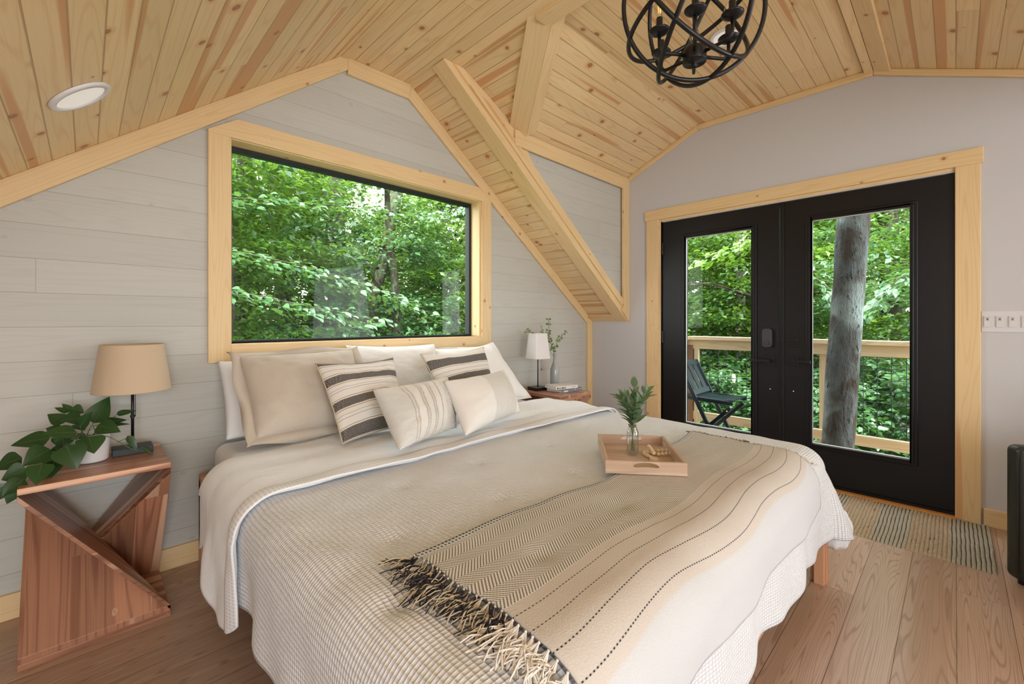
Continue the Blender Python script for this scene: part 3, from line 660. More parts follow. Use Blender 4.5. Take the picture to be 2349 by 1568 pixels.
def door(name, y0, y1, gy0, gy1, label):
    r = sroot(name, (XD, (y0+y1)/2, .04), label)
    z0, z1, gz0, gz1 = .036, DZ-.006, .300, 1.868
    b = MB()
    b.box(XD, XD+.044, y0, gy0, z0, z1, grain=2); b.box(XD, XD+.044, gy1, y1, z0, z1, grain=2)
    b.box(XD, XD+.044, gy0, gy1, z0, gz0, grain=1); b.box(XD, XD+.044, gy0, gy1, gz1, z1, grain=1)
    obj('door_leaf', b, 'black', r)
    # raised moulding around the pane, stepped in two profiles
    for k, (o, wd, t) in enumerate(((.034, .018, .010), (.016, .016, .016))):
        b = MB()
        ya, yb, za, zb = gy0-o, gy1+o, gz0-o, gz1+o
        X0, X1 = XD-t, XD+.002
        b.box(X0, X1, ya, ya+wd, za, zb, grain=2); b.box(X0, X1, yb-wd, yb, za, zb, grain=2)
        b.box(X0, X1, ya+wd, yb-wd, za, za+wd, grain=1); b.box(X0, X1, ya+wd, yb-wd, zb-wd, zb, grain=1)
        obj('glazing_moulding', b, 'black', r, bevel=.004)
    b = MB(); b.box(XD+.016, XD+.022, gy0-.002, gy1+.002, gz0-.002, gz1+.002); obj('glass_pane', b, 'glass', r)
    b = MB(); s_ = .004
    b.box(XD+.006, XD+.016, gy0-.001, gy0+s_, gz0, gz1); b.box(XD+.006, XD+.016, gy1-s_, gy1+.001, gz0, gz1)
    b.box(XD+.006, XD+.016, gy0, gy1, gz0, gz0+s_); b.box(XD+.006, XD+.016, gy0, gy1, gz1-s_, gz1)
    o = obj('spacer_bar', b, 'white', r); o['label'] = 'thin pale glazing spacer'
    return r
d1 = door('door_1', DYM+.003, DY9-.003, 1.092, 1.612, 'left leaf of the black double door, with keypad deadbolt and a tall glass pane')
d2 = door('door_2', DY0+.004, DYM-.003, .193, .708, 'right leaf of the black double door, with a tall glass pane showing the big trunk')
b = MB(); b.box(XD-.007, XD+.001, DYM-.03, DYM-.006, .04, DZ-.01, grain=2); obj('astragal', b, 'black', d2, bevel=.003)
def hinge(z, y, r):
    b = MB(); b.tube([(XD-.006, y, z-.05), (XD-.006, y, z+.05)], .0065, 10); b.box(XD-.002, XD+.001, y-.012, y+.012, z-.048, z+.048); obj('hinge', b, 'blackmetal', r, bevel=0)
for z in (.25, 1.02, 1.80): hinge(z, DY9-.004, d1); hinge(z, DY0+.004, d2)
# hardware, left leaf
yk = .985
b = MB(); n = 6
def rrect(y0, y1, z0, z1, r, x, t, b):
    P = []
    for cy, cz, a0 in ((y1-r, z1-r, 0), (y0+r, z1-r, 90), (y0+r, z0+r, 180), (y1-r, z0+r, 270)):
        for k in range(n+1): a = math.radians(a0+90*k/n); P.append((x, cy+r*math.cos(a), cz+r*math.sin(a)))
    b.prism(P, (-t, 0, 0))
rrect(yk-.033, yk+.033, .965, 1.105, .022, XD, .03, b); hk = obj('keypad_deadbolt', b, 'lockgrey', d1, bevel=.004)
b = MB(); b.tube([(XD-.03, yk, .998), (XD-.036, yk, .998)], .019, 20); b.obox((XD-.041, yk, .998), (0, 1, .15), (0, -.15, 1), (1, 0, 0), .034, .012, .012); obj('thumb_turn', b, 'lockgrey', hk, bevel=.002)
def lever(yc, zc, sgn, r):
    b = MB(); b.box(XD-.009, XD, yc-.034, yc+.034, zc-.033, zc+.033); h = obj('lever_handle', b, 'blackmetal', r, bevel=.002)
    b = MB(); b.tube([(XD-.006, yc, zc), (XD-.05, yc, zc)], .011, 14)
    b.box(XD-.062, XD-.046, min(yc-.013*sgn, yc+sgn*.118), max(yc-.013*sgn, yc+sgn*.118), zc-.010, zc+.010); obj('lever', b, 'blackmetal', h, bevel=.002)
lever(.972, .866, 1, d1); lever(.822, .872, -1, d2)
b = MB(); b.box(XD-.008, XD, .822-.033, .822+.033, .972, 1.038); h = obj('deadbolt', b, 'blackmetal', d2, bevel=.002)
b = MB(); b.tube([(XD-.006, .822, 1.0), (XD-.02, .822, 1.0)], .009, 12); b.box(XD-.03, XD-.018, .795, .85, .994, 1.008); obj('thumb_turn', b, 'blackmetal', h, bevel=.002)
for yc, r in ((.968, d1), (.818, d2)):
    b = MB(); b.tube([(XD, yc, .653), (XD-.004, yc, .653)], .0085, 16); h = obj('screw_plug', b, 'blackmetal', r)
    b = MB(); b.tube([(XD-.003, yc, .653), (XD-.0055, yc, .653)], .004, 12); obj('plug_centre', b, 'white', h)

# switch plate on the drywall
sw = thing('switch_plate', (XB, -.20, 1.157), 'wide white switch plate with four rockers right of the door casing', 'light switch')
b = MB(); b.box(XB-.006, XB-.0005, -.300, -.105, 1.098, 1.216); obj('plate', b, 'switch', sw, bevel=.002)
for k in range(4):
    yc = -.128-.0465*k
    b = MB(); b.box(XB-.009, XB-.004, yc-.0165, yc+.0165, 1.124, 1.190); o = obj('rocker_frame', b, 'switch', sw, bevel=.001)
    b = MB(); b.prism([(XB-.009, yc-.0125, 1.128), (XB-.009, yc+.0125, 1.128), (XB-.009, yc+.0125, 1.186), (XB-.009, yc-.0125, 1.186)], (-.004, 0, 0)); r_ = obj('rocker', b, 'switch', o, bevel=.001)
    b = MB(); b.box(XB-.0136, XB-.0125, yc-.0045, yc+.0045, 1.168, 1.174); b.box(XB-.0134, XB-.0125, yc-.008, yc+.008, 1.1785, 1.180); b.box(XB-.0134, XB-.0125, yc-.007, yc+.007, 1.1625, 1.164); obj('indicator', b, 'print_dark', o)

# recessed lights
def downlight(c, nrm, R, label):
    c, nrm = V(c), V(nrm).normalized()
    r = thing('recessed_light', c, label, 'ceiling light')
    a = nrm.orthogonal().normalized(); bb = nrm.cross(a)
    def disc(b, prof):
        n = 40; base = len(b.v)
        for rr, h in prof: b.v += [tuple(c+nrm*h+(a*math.cos(2*PI*k/n)+bb*math.sin(2*PI*k/n))*rr) for k in range(n)]
        for i in range(len(prof)-1):
            for k in range(n): b.f.append([base+i*n+k, base+i*n+(k+1) % n, base+(i+1)*n+(k+1) % n, base+(i+1)*n+k]); b.mi.append(0); b.uv += [(0, 0)]*4
    b = MB(); disc(b, [(R, .001), (R, .006), (R*.97, .009), (R*.80, .010), (R*.78, .004)]); obj('trim_ring', b, 'white', r, smooth=True)
    b = MB(); disc(b, [(R*.785, .005), (R*.4, .0052), (.0005, .0053)]); o = obj('lens', b, 'lens', r, smooth=True); o['label'] = 'frosted lens'
downlight((-.014, 1.947, zl(-.014)), (.785, 0, -1), .089, 'round white recessed light in the left ceiling slope')
downlight((2.62, .915, ZD), (0, 0, -1), .089, 'round white recessed light behind the chandelier')
# ---------------------------------------------------------------- bed
TOP = .608
bed = thing('bed_frame', (1.385, 1.45, 0), 'low reddish wooden king bed frame under the white bedding', 'bed frame')
b = MB(); b.box(.385, 2.385, 2.49, 2.525, .10, .41, grain=0); obj('headboard', b, 'cedar', bed, bevel=.004)
for x in (.385, 2.325):
    b = MB(); b.box(x, x+.06, 2.47, 2.53, 0, .43, grain=2); obj('leg', b, 'cedar', bed, bevel=.004)
for x, lab in ((2.322, 'square wooden foot leg'), (.40, None)):
    b = MB(); b.box(x, x+.048, .395, .455, 0, .34, grain=2); b.box(x-.02 if x > 1 else x+.048, x if x > 1 else x+.068, .40, .44, 0, .34, grain=2); o = obj('leg', b, 'cedar', bed, bevel=.003)
b = MB(); b.box(1.35, 1.41, 1.3, 1.36, 0, .25, grain=2); obj('leg', b, 'cedar', bed)
for x in (.40, 2.345):
    b = MB(); b.box(x, x+.025, .44, 2.49, .18, .33, grain=1); obj('side_rail', b, 'cedar', bed, bevel=.003)
b = MB(); b.box(.42, 2.35, .42, .445, .18, .33, grain=0); obj('foot_rail', b, 'cedar', bed, bevel=.003)
b = MB()
for k in range(12): b.box(.42, 2.35, .55+k*.16, .63+k*.16, .25, .27, grain=0)
obj('slats', b, 'cedar', bed)

def roundbox(b, x0, x1, y0, y1, z0, z1, r, n=6, uvs=1.0):
    nx, ny = 24, 26
    def prof(t, a, c):   # t in 0..1 along, returns pos and inset param
        return a+(c-a)*t
    us = [x0+r*(1-math.cos(PI/2*i/n)) for i in range(n)]+lin(x0+r, x1-r, nx)+[x1-r+r*math.sin(PI/2*(i+1)/n) for i in range(n)]
    vs_ = [y0+r*(1-math.cos(PI/2*i/n)) for i in range(n)]+lin(y0+r, y1-r, ny)+[y1-r+r*math.sin(PI/2*(i+1)/n) for i in range(n)]
    def h(x, y):
        dx = max(x0+r-x, x-(x1-r), 0); dy = max(y0+r-y, y-(y1-r), 0); d = min(r, math.hypot(dx, dy))
        return (x, y, z1-r+math.sqrt(max(0, r*r-d*d)))
    def cl(x, y):
        dx = 0 if x0+r <= x <= x1-r else (x-(x0+r) if x < x0+r else x-(x1-r)); dy = 0 if y0+r <= y <= y1-r else (y-(y0+r) if y < y0+r else y-(y1-r))
        d = math.hypot(dx, dy)
        if d > r and d > 0: x -= dx*(1-r/d); y -= dy*(1-r/d)
        return h(x, y)
    b.grid(cl, us, vs_)
    # skirt
    per = [cl(x, y0) for x in us]+[cl(x1, y) for y in vs_[1:]]+[cl(x, y1) for x in us[::-1][1:]]+[cl(x0, y) for y in vs_[::-1][1:-1]]
    L = 0
    for i in range(len(per)):
        p, q = per[i], per[(i+1) % len(per)]; d = math.hypot(p[0]-q[0], p[1]-q[1])
        b.face([(p[0], p[1], z0), (q[0], q[1], z0), q, p], [(L, -.3), (L+d, -.3), (L+d, 0), (L, 0)]); L += d
b = MB(); roundbox(b, .432, 2.338, .455, 2.475, .275, TOP-.03, .05)
mt = tag(obj('mattress', b, 'sheet', None, smooth=True, weld=True), 'thick mattress in a white fitted sheet, bare at the head corner', 'mattress')

xl, xr, y0c, RB = .43, 2.29, .495, .10
def nz(x, y, z=0.): return mnoise.noise(V((x, y, z)))
TUFTS = [(x+random.uniform(-.02, .02), y+random.uniform(-.02, .02)) for y in (.70, 1.0, 1.30) for x in (.585, .765, .94, 1.115, 1.30, 1.51, 1.75, 1.96, 2.15)]
TUFTS = [(.57, 1.015), (.765, 1.304), (.923, 1.0), (1.115, 1.308), (1.283, .986), (1.51, 1.291), (1.757, 1.133), (.74, .66), (1.10, .68), (1.90, 1.36), (2.12, 1.0), (.434, .764)]
ARC = RB*PI/2
def drape(s, t, lift=0., wave=1.0, puff=1.0, cap=9.):
    """where the cloth point s (across) and t (along the bed) comes to lie"""
    cx, cy = min(max(s, xl), xr), max(t, y0c)
    ox, oy = s-cx, t-cy
    D = (abs(ox)**3+abs(oy)**3)**(1/3.) if ox and oy else math.hypot(ox, oy)
    D = min(D, cap)
    L = math.hypot(ox, oy)
    dx, dy = (ox/L, oy/L) if L > 1e-9 else (0, 0)
    corner = min(1, 4*abs(dx*dy)**1.0) if L else 0
    r = RB+lift
    if D <= 1e-9:
        h, drop = 0, 0
    elif D < ARC:
        a = D/RB; h = r*math.sin(a); drop = r*(1-math.cos(a))
    else:
        e = D-ARC; fl = .03+.34*corner
        h = r+e*fl; drop = r+e*math.sqrt(max(0, 1-fl*fl))
        k = sstep(e, 0, .22)*wave
        par = s if abs(dy) > abs(dx) else t
        ang = math.atan2(dy, dx)
        h += k*(.010*math.sin(par*11+1.3)+.007*math.sin(par*25+.6)+.018*corner*math.sin(ang*7))
        drop += k*.008*math.sin(par*15+2)
    x, y, z = cx+dx*h, cy+dy*h, TOP+lift-drop
    if puff:
        p = .010*nz(s*3.1, t*3.1)+.005*nz(s*8, t*8, 3)
        for tx, ty in TUFTS:
            d2 = (s-tx)**2+(t-ty)**2
            if d2 < .03: p -= .013*math.exp(-d2/.0009)+.006*math.exp(-d2/.005)
        p *= puff
        if D < ARC: z += p; 
        else: x += dx*p; y += dy*p
        # soft creases running from tufts and along the left edge
        z += puff*.006*max(0, nz(s*2.2+7, t*6.5, 5))
    return (x, y, z)
duv = thing('duvet', (1.385, 1.2, .3), 'white waffle-weave tufted comforter spread over the bed', 'comforter')
HR, HL, HF = .44, .37, .45
def hem(s, t): return 0
us = lin(xl-HL, xl, 30)[:-1]+lin(xl, xr, 130)[:-1]+lin(xr, xr+HR, 34); ts = lin(y0c-HF, y0c, 36)[:-1]+lin(y0c, 1.545, 86)
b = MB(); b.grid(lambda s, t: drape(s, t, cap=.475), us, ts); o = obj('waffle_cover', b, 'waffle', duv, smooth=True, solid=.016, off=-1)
# lining sagging out under the right foot corner
b = MB()
def pouch(u, v):
    a, c_ = u*2*PI, v*PI
    d = V((math.sin(c_)*math.cos(a), math.sin(c_)*math.sin(a), -math.cos(c_))); k = 1+.10*nz(d.x*2.2, d.y*2.2, d.z*2.2+4)+.05*math.sin(a*7+c_*3)*math.sin(c_)
    k += .07*math.sin(a*9+2*nz(a, c_, 1))*math.sin(c_)**2
    return (2.415+d.x*.078*k, .39+d.y*.07*k, .235+d.z*.10*k)
b.grid(pouch, lin(0, 1, 41), lin(0, 1, 25)); o = obj('lining', b, 'smooth', duv, smooth=True, weld=True); o['label'] = 'smooth white lining sagging below the foot corner'
# turned-down flap
def flap(s, t):
    e = sstep(t, 1.95, 2.06)
    lf = .020*(1-.2*e)+.006*nz(s*5, t*5, 9)+.004*nz(s*3+t*6, t*15, 2)
    x, y, z = drape(s, t, lift=lf, wave=1.3, puff=.9)
    sl = max(0, xl-s); z += .006*nz(s*4, t*11, 12)
    k = sstep(sl, .1, .38)
    rim = sstep(t, 2.0, 2.07); z -= rim*.028
    return (x, y, z)
def dep(t): return .445-.09*sstep(t, 1.60, 2.05)-.03*sstep(1.53-t, 0, .05)
QL = lin(-1, 0, 36)[:-1]+lin(0, 1, 110)[:-1]+lin(1, 2, 26)
def qs(q, t): return xl+q*dep(t) if q < 0 else (lerp(xl, xr, q) if q <= 1 else xr+(q-1)*.40)
def flapq(q, t):
    s = qs(q, t); x, y, z = flap(s, t)
    return (x, y, z)
b = MB(); b.grid(flapq, QL, lin(1.50, 2.07, 48), uvf=lambda q, t: (qs(q, t), t)); o = obj('turned_down_flap', b, 'smooth', duv, smooth=True, solid=.014, off=-1); o['label'] = 'turned-down smooth white underside'
def bandq(q, t):
    s = qs(q, t); k = math.sin(PI*(t-1.478)/.072)
    lf = .020+.006*nz(s*5, t*5, 9)+.004*nz(s*3+t*6, t*15, 2)+.003+.003*k
    return drape(s, t, lift=lf, wave=1.3, puff=.9)
b = MB(); b.grid(bandq, QL, lin(1.478, 1.55, 8), uvf=lambda q, t: (qs(q, t), t-1.478)); o = obj('waffle_border', b, 'ladder', duv, smooth=True, solid=.006, off=-1); o['label'] = 'waffle border of the turned-down edge'
# tuft ties
for tx, ty in TUFTS[:10]:
    b = MB(); x, y, z = drape(tx, ty, lift=.002)
    b.tube([(x-.006, y, z), (x, y+.004, z+.004), (x+.010, y-.006, z+.003), (x+.018, y-.002, z+.002)], .0013, 5); obj('tuft_tie', b, 'fringe_white', duv)

# throw blanket across the foot
thr = thing('throw_blanket', (1.3, .6, .5), 'woven throw with grey herringbone, dashed stripes and tassels over the foot of the bed', 'throw blanket')
sL, sR = .535, 2.075
def tback(s): return .885-.05*math.sin(PI*(s-sL)/(sR-sL))+.012*math.sin(s*9)
TH = .605
def throw_pt(s, v):
    k = (s-sL)/(sR-sL)
    t = tback(s)-v*(1.0+.04*math.sin(s*4))+.02*(k-.5)
    if v > .45: t += (v-.45)*.0
    sx = s+.05*(v)*(.5-k)+.004*math.sin(v*30)*(1-2*k)
    x, y, z = drape(sx, t, lift=.019+.003*nz(s*6, v*6, 4), puff=.5)
    return (x, y, z)
b = MB(); b.grid(throw_pt, lin(sL, sR, 120), lin(0, TH, 72), flip=True); obj('woven_cloth', b, 'throw', thr, smooth=True, solid=.004, off=1)
def fringe(side, n, seedn, ls=1.0):
    rnd = random.Random(seedn); parts = {0: MB(), 1: MB(), 2: MB()}
    for i in range(n):
        v = TH*.985*(i+.5)/n; s = sL if side < 0 else sR
        p = V(throw_pt(s, v)); pn = V(throw_pt(s-side*.0+(-side)*.02, v)); out = (p-pn).normalized()
        L = rnd.uniform(.055, .095)*ls
        dxy = V((out.x, out.y, 0)).normalized()
        lean = V((0, rnd.uniform(-.8, .5), 0))
        dirv = (dxy+lean*.7).normalized()
        dark = v < .30
        # knot
        kp = p+dirv*.006+V((0, 0, .004)); parts[1 if dark else 2].sphere(kp, .0027, 7, 5)
        for j in range(14):
            a = rnd.uniform(-.65, .65); d = V((dirv.x*math.cos(a)-dirv.y*math.sin(a), dirv.x*math.sin(a)+dirv.y*math.cos(a), 0))
            l = L*rnd.uniform(.7, 1.15); pts = [kp]
            cur = V(kp); curl = rnd.uniform(-.5, .5)
            for q in range(5):
                cur = cur+d*l/5; d = V((d.x*math.cos(curl*.5)-d.y*math.sin(curl*.5), d.x*math.sin(curl*.5)+d.y*math.cos(curl*.5), 0))
                # fall along the bed surface
                base = drape(cur.x, cur.y if cur.y > y0c-.09 else y0c-.09, lift=.006, puff=.85)[2]
                zz = p.z if cur.y < y0c-.07 else base
                if p.z < TOP-.03:
                    cur = p+dirv*((q+1)*l/5*.22)+V((0, 0, -(q+1)*l/5*.9)); d = V((d.x, d.y, 0))
                else: cur.z = base+.005+.007*math.sin(PI*(q+1)/5)*rnd.uniform(.2, 1.4)
                pts.append(V(cur))
            m_ = (0 if rnd.random() < .55 else 1) if dark else (2 if rnd.random() < .9 else 1)
            parts[m_].tube(pts, .00125 if dark else .0015, 4, cap=False)
    for k, mt_ in ((0, 'fringe_dark'), (1, 'fringe_tan'), (2, 'fringe_white')):
        if parts[k].f: o = obj('tassel_fringe', parts[k], mt_, thr); o['label'] = ('charcoal', 'oat', 'cream')[k]+' tassel yarns'; o['kind'] = 'stuff'
fringe(-1, 38, 3); fringe(1, 30, 5, .6)

# ---------------------------------------------------------------- pillows
def pillow(name, label, cat, BL, BR, TR, TL, th, mat, n=34, flange=0., fmat=None, p=2.4, seed=0, cord=None, pinch=.055, wr=1.0, ex=.5, group=None, uvm=None):
    BL, BR, TR, TL = map(V, (BL, BR, TR, TL)); c = (BL+BR+TR+TL)/4
    wd = ((BR-BL).length+(TR-TL).length)/2; hg = ((TL-BL).length+(TR-BR).length)/2
    nrm = ((BR-BL).cross(TL-BL)).normalized()
    if nrm.y > 0: nrm = -nrm
    def pos(u, v, k=0.):
        x = u*(1-pinch*(1-v*v)); y = v*(1-pinch*(1-u*u))
        x, y = (x+1)/2, (y+1)/2
        q = BL.lerp(BR, x).lerp(TL.lerp(TR, x), y)
        # sag of the upper edge between the corners
        q = q-V((0, 0, .012*(1-u*u)*max(0, v)))
        return q
    def h(u, v):
        a = max(0, 1-abs(u)**p)*max(0, 1-abs(v)**p)
        return th*a**ex
    def surf(sg):
        def f(u, v):
            a = max(0, 1-abs(u)**p)*max(0, 1-abs(v)**p); e = min(1, a*3)
            w_ = wr*(.008*nz(u*2.3+seed, v*2.3, sg)+.004*nz(u*6+seed, v*6, sg+3)+.004*nz(u*3+seed, v*13, 5)*(1-abs(v)))*e
            # pull wrinkles near corners
            cr = abs(u*v); w_ += wr*.004*math.sin(9*math.atan2(v, u)*2)*cr*e
            return pos(u, v)+nrm*(sg*h(u, v)*(.8 if sg < 0 else 1)+w_)
        return f
    T_ = [math.sin(PI/2*x)*.5+x*.5 for x in lin(-1, 1, n)]
    root = thing(name, c, label, cat, group)
    b = MB(); uvf = uvm or (lambda u, v: ((u+1)/2*wd, (v+1)/2*hg))
    b.grid(surf(1), T_, T_, uvf=uvf, flip=True); b.grid(surf(-1), T_, T_, uvf=uvf)
    obj('pillow_body' if cat == 'pillow' else 'cushion', b, mat, root, smooth=True, weld=True)
    if flange:
        b = MB(); m_ = 60
        edge = [(lin(-1, 1, m_)[i], -1) for i in range(m_-1)]+[(1, lin(-1, 1, m_)[i]) for i in range(m_-1)]+[(-lin(-1, 1, m_)[i], 1) for i in range(m_-1)]+[(-1, -lin(-1, 1, m_)[i]) for i in range(m_-1)]
        ring = []
        for i, (u, v) in enumerate(edge):
            q = pos(u, v); o_ = (q-c); o_ = (o_-nrm*o_.dot(nrm)).normalized()
            w1 = flange*(1+.10*math.sin(i*.21+seed))*(1.25 if abs(u) > .98 and abs(v) > .98 else 1)
            ring.append((q-o_*.012+nrm*.004, q+o_*w1*.5+nrm*(.006*math.sin(i*.16+seed)+.004), q+o_*w1+nrm*(.012*math.sin(i*.13+seed*2))))
        L = 0
        for i in range(len(ring)):
            a_, b_ = ring[i], ring[(i+1) % len(ring)]
            for k in range(2): b.face([a_[k], b_[k], b_[k+1], a_[k+1]], [(L, k*flange/2), (L+.02, k*flange/2), (L+.02, (k+1)*flange/2), (L, (k+1)*flange/2)])
            L += .02
        obj('flange', b, fmat or mat, root, smooth=True, weld=True, solid=.003)
    if cord:
        b = MB(); m_ = 24; P_ = []
        E_ = [(x, -1) for x in lin(-1, 1, m_)[:-1]]+[(1, x) for x in lin(-1, 1, m_)[:-1]]+[(-x, 1) for x in lin(-1, 1, m_)[:-1]]+[(-1, -x) for x in lin(-1, 1, m_)[:-1]]
        b.loop([pos(u, v) for u, v in E_], .0035, 6); obj('piping', b, cord, root, smooth=True)
    return root
# back row against the wall
pillow('sleeping_pillow', 'plain white pillow upright behind the beige linen sham', 'pillow', (.445, 2.27, .63), (1.02, 2.29, .63), (1.06, 2.50, .99), (.455, 2.50, .965), .075, 'sheet', seed=1, pinch=.04)
pillow('sleeping_pillow', 'white pillow in a crinkled case, top centre against the window sill', 'pillow', (1.07, 2.20, .64), (1.66, 2.25, .66), (1.70, 2.49, 1.005), (1.075, 2.47, 1.02), .085, 'crinkle', seed=2, pinch=.05)
pillow('sleeping_pillow', 'white pillow farthest right, leaning behind the partly hidden striped pillow', 'pillow', (1.68, 2.13, .64), (2.25, 2.13, .62), (2.19, 2.45, .985), (1.66, 2.45, .97), .085, 'cream', seed=3, pinch=.04, flange=.02)
pillow('linen_sham', 'large beige linen sham with a flanged edge, leftmost on the bed', 'pillow', (.51, 2.05, .665), (1.0, 2.03, .665), (1.04, 2.30, 1.005), (.505, 2.33, .995), .10, 'linen', seed=4, flange=.045, wr=1.3, pinch=.03)
pillow('striped_pillow', 'cream pillow with heathered black bands, in full view left of centre', 'pillow', (.77, 1.80, .645), (1.13, 1.90, .645), (1.17, 2.10, .965), (.755, 2.06, .965), .075, 'striped', seed=5, cord='fringe_tan', wr=1.1, uvm=lambda u, v: ((u+1)/2*.43, (v+1)/2*.43))
pillow('striped_pillow', 'cream pillow with heathered black bands, half hidden right of centre', 'pillow', (1.38, 1.88, .65), (1.86, 2.04, .65), (1.91, 2.22, .985), (1.335, 2.09, .975), .075, 'striped', seed=6, cord='fringe_tan', wr=.9, uvm=lambda u, v: ((u+1)/2*.43, (v+1)/2*.43+.10))
pillow('lumbar_pillow', 'small cream lumbar pillow with raised cords and nubby bands', 'pillow', (.875, 1.52, .652), (1.26, 1.66, .655), (1.33, 1.83, .875), (.872, 1.74, .868), .085, 'corded', seed=7, pinch=.05, wr=.8, uvm=lambda u, v: ((u+1)/2*.42, (v+1)/2*.27))
pillow('lumbar_pillow', 'small cream lumbar pillow with fine grey pinstripes, foremost on the right', 'pillow', (1.19, 1.505, .655), (1.72, 1.69, .655), (1.76, 1.87, .875), (1.225, 1.715, .872), .085, 'pin', seed=8, pinch=.05, wr=.6, uvm=lambda u, v: ((u+1)/2*.48, (v+1)/2*.28))

# ---------------------------------------------------------------- nightstands
def nightstand(x0, x1, y0, y1, h, label, flip=False):
    """twisted acacia table: slabs folded between a top and a base.  flip turns the figure a quarter."""
    r = thing('nightstand', ((x0+x1)/2, (y0+y1)/2, 0), label, 'nightstand')
    t = .022
    if not flip:
        F_ = lambda a, b_, z: V((x0+(x1-x0)*a, y0+(y1-y0)*b_, z))
    else:
        F_ = lambda a, b_, z: V((x0+(x1-x0)*b_, y1-(y1-y0)*a, z))
    def slab(pts, tn, name, eu=None, lab=None):
        pts = [V(p) for p in pts]; n = (pts[1]-pts[0]).cross(pts[2]-pts[0]).normalized()
        b = MB(); b.prism(pts, n*tn, eu, None, uo=(random.uniform(0, 30), random.randint(0, 300)*.066+.01)); o = obj(name, b, 'acacia', r, bevel=.002)
        if lab: o['label'] = lab
    zt = h-t
    slab([F_(0, 0, h), F_(1, 0, h), F_(1, 1, h), F_(0, 1, h)], -t if not flip else -t, 'table_top', (F_(1, 0, 0)-F_(0, 0, 0)))
    slab([F_(0, 0, 0), F_(1, 0, 0), F_(1, 1, 0), F_(0, 1, 0)], t, 'base', (F_(1, 0, 0)-F_(0, 0, 0)))
    TLf, TLb, TRf, TRb = F_(0, 0, zt), F_(0, 1, zt), F_(1, 0, zt), F_(1, 1, zt)
    BLf, BLb, BRf, BRb = F_(0, 0, t), F_(0, 1, t), F_(1, 0, t), F_(1, 1, t)
    up = V((0, 0, 1))
    def sl(p, q, s, name, eu, inward, ev=None):
        n = (q-p).cross(s-p).normalized()
        b = MB(); b.prism([p, q, s], V((0, 0, -.0215)), eu, ev or (eu.normalized().cross(n)), uo=(random.uniform(0, 30), random.randint(0, 300)*.066+.01)); obj(name, b, 'acacia', r, bevel=.0015)
    cen = F_(.5, .5, h/2)
    sl(TLf, TLb, BRf+V((0, 0, .0215)), 'diagonal_slab', BRf-TLf, V((0, 0, -1)))
    sl(TRf, TRb, BLb+V((0, 0, .0215)), 'diagonal_slab', BLb-TRf, V((0, 0, -1)))
    hz = V((0, 0, .0215)); hx = (BRf-BLf).normalized()
    sl(TLb, BLf+hz, BRf+hz, 'leaning_panel', up, cen-(TLb+BLf+BRf)/3, hx)
    sl(TRf, BRb+hz, BLb+hz, 'leaning_panel', up, cen-(TRf+BRb+BLb)/3, hx)
    return r
nightstand(-.162, .240, 2.165, 2.55, .605, 'reddish acacia nightstand of folded triangular slabs, left of the bed')
nightstand(2.470, 2.858, 2.018, 2.47, .605, 'reddish acacia nightstand of folded slabs, right of the bed in the corner', flip=True)

# left lamp
lp = thing('table_lamp', (.142, 2.44, .605), 'table lamp with tan linen drum shade on the left nightstand', 'lamp')
b = MB(); b.box(.077, .207, 2.395, 2.487, .6052, .632); obj('lamp_base', b, 'slate', lp, bevel=.003)
b = MB(); b.tube([(.142, 2.44, .63), (.142, 2.44, .92)], .0055, 14); o = obj('pole', b, 'blackmetal', lp, smooth=True)
b = MB(); b.tube([(.142, 2.44, .753), (.142, 2.44, .762)], .0085, 14); b.tube([(.1505, 2.436, .756), (.1505, 2.436, .87)], .0012, 6); obj('pull_chain', b, 'blackmetal', lp)
b = MB(); b.lathe([(.128, .865), (.1275, .869), (.102, 1.058), (.1015, 1.062)], (.142, 2.44, 0), 64); o = obj('lamp_shade', b, 'shade_tan', lp, smooth=True, solid=.0025)
b = MB(); b.sphere((.142, 2.44, .95), .026, 16, 10, (1, 1, 1.2)); b.tube([(.142, 2.44, .90), (.142, 2.44, .925)], .013, 12)
obj('light_bulb', b, 'white', lp, smooth=True); b = MB()
for k in range(3):
    a = 2*PI*k/3; b.tube([(.142, 2.44, 1.035), (.142+.105*math.cos(a), 2.44+.105*math.sin(a), 1.04)], .0015, 5)
obj('shade_carrier', b, 'blackmetal', lp)

# right lamp, square tapered shade
cx, cy = 2.613, 2.365
lp = thing('table_lamp', (cx, cy, .605), 'table lamp with white square tapered shade on the far right nightstand', 'lamp')
ra = math.radians(-8); ea, eb = V((math.cos(ra), math.sin(ra), 0)), V((-math.sin(ra), math.cos(ra), 0))
b = MB(); b.obox((cx, cy, .6172), ea, eb, (0, 0, 1), .125, .115, .024); obj('lamp_base', b, 'blackmetal', lp, bevel=.002)
b = MB(); b.tube([(cx, cy, .625), (cx, cy, .93)], .0045, 12); obj('pole', b, 'blackmetal', lp, smooth=True)
b = MB(); q = V((cx+.022, cy-.018, 0)); b.tube([q+V((0, 0, .87)), q+V((0, 0, .775))], .0009, 5); b.sphere(q+V((0, 0, .768)), .0045, 8, 6, (1, 1, 1.6)); obj('pull_chain', b, 'blackmetal', lp)
b = MB(); prof = []
def sq(hw, z):
    P = []; r_ = .012
    for sx, sy, a0 in ((1, 1, 0), (-1, 1, 90), (-1, -1, 180), (1, -1, 270)):
        for k in range(5): a = math.radians(a0+90*k/4); P.append(V((cx, cy, z))+ea*(sx*(hw-r_)+r_*math.cos(a))+eb*(sy*(hw-r_)+r_*math.sin(a)))
    return P
A_, B_ = sq(.073, .858), sq(.055, 1.062); nq = len(A_)
for k in range(nq):
    k2 = (k+1) % nq; b.face([A_[k], A_[k2], B_[k2], B_[k]], [(k*.02, 0), (k*.02+.02, 0), (k*.02+.02, .2), (k*.02, .2)])
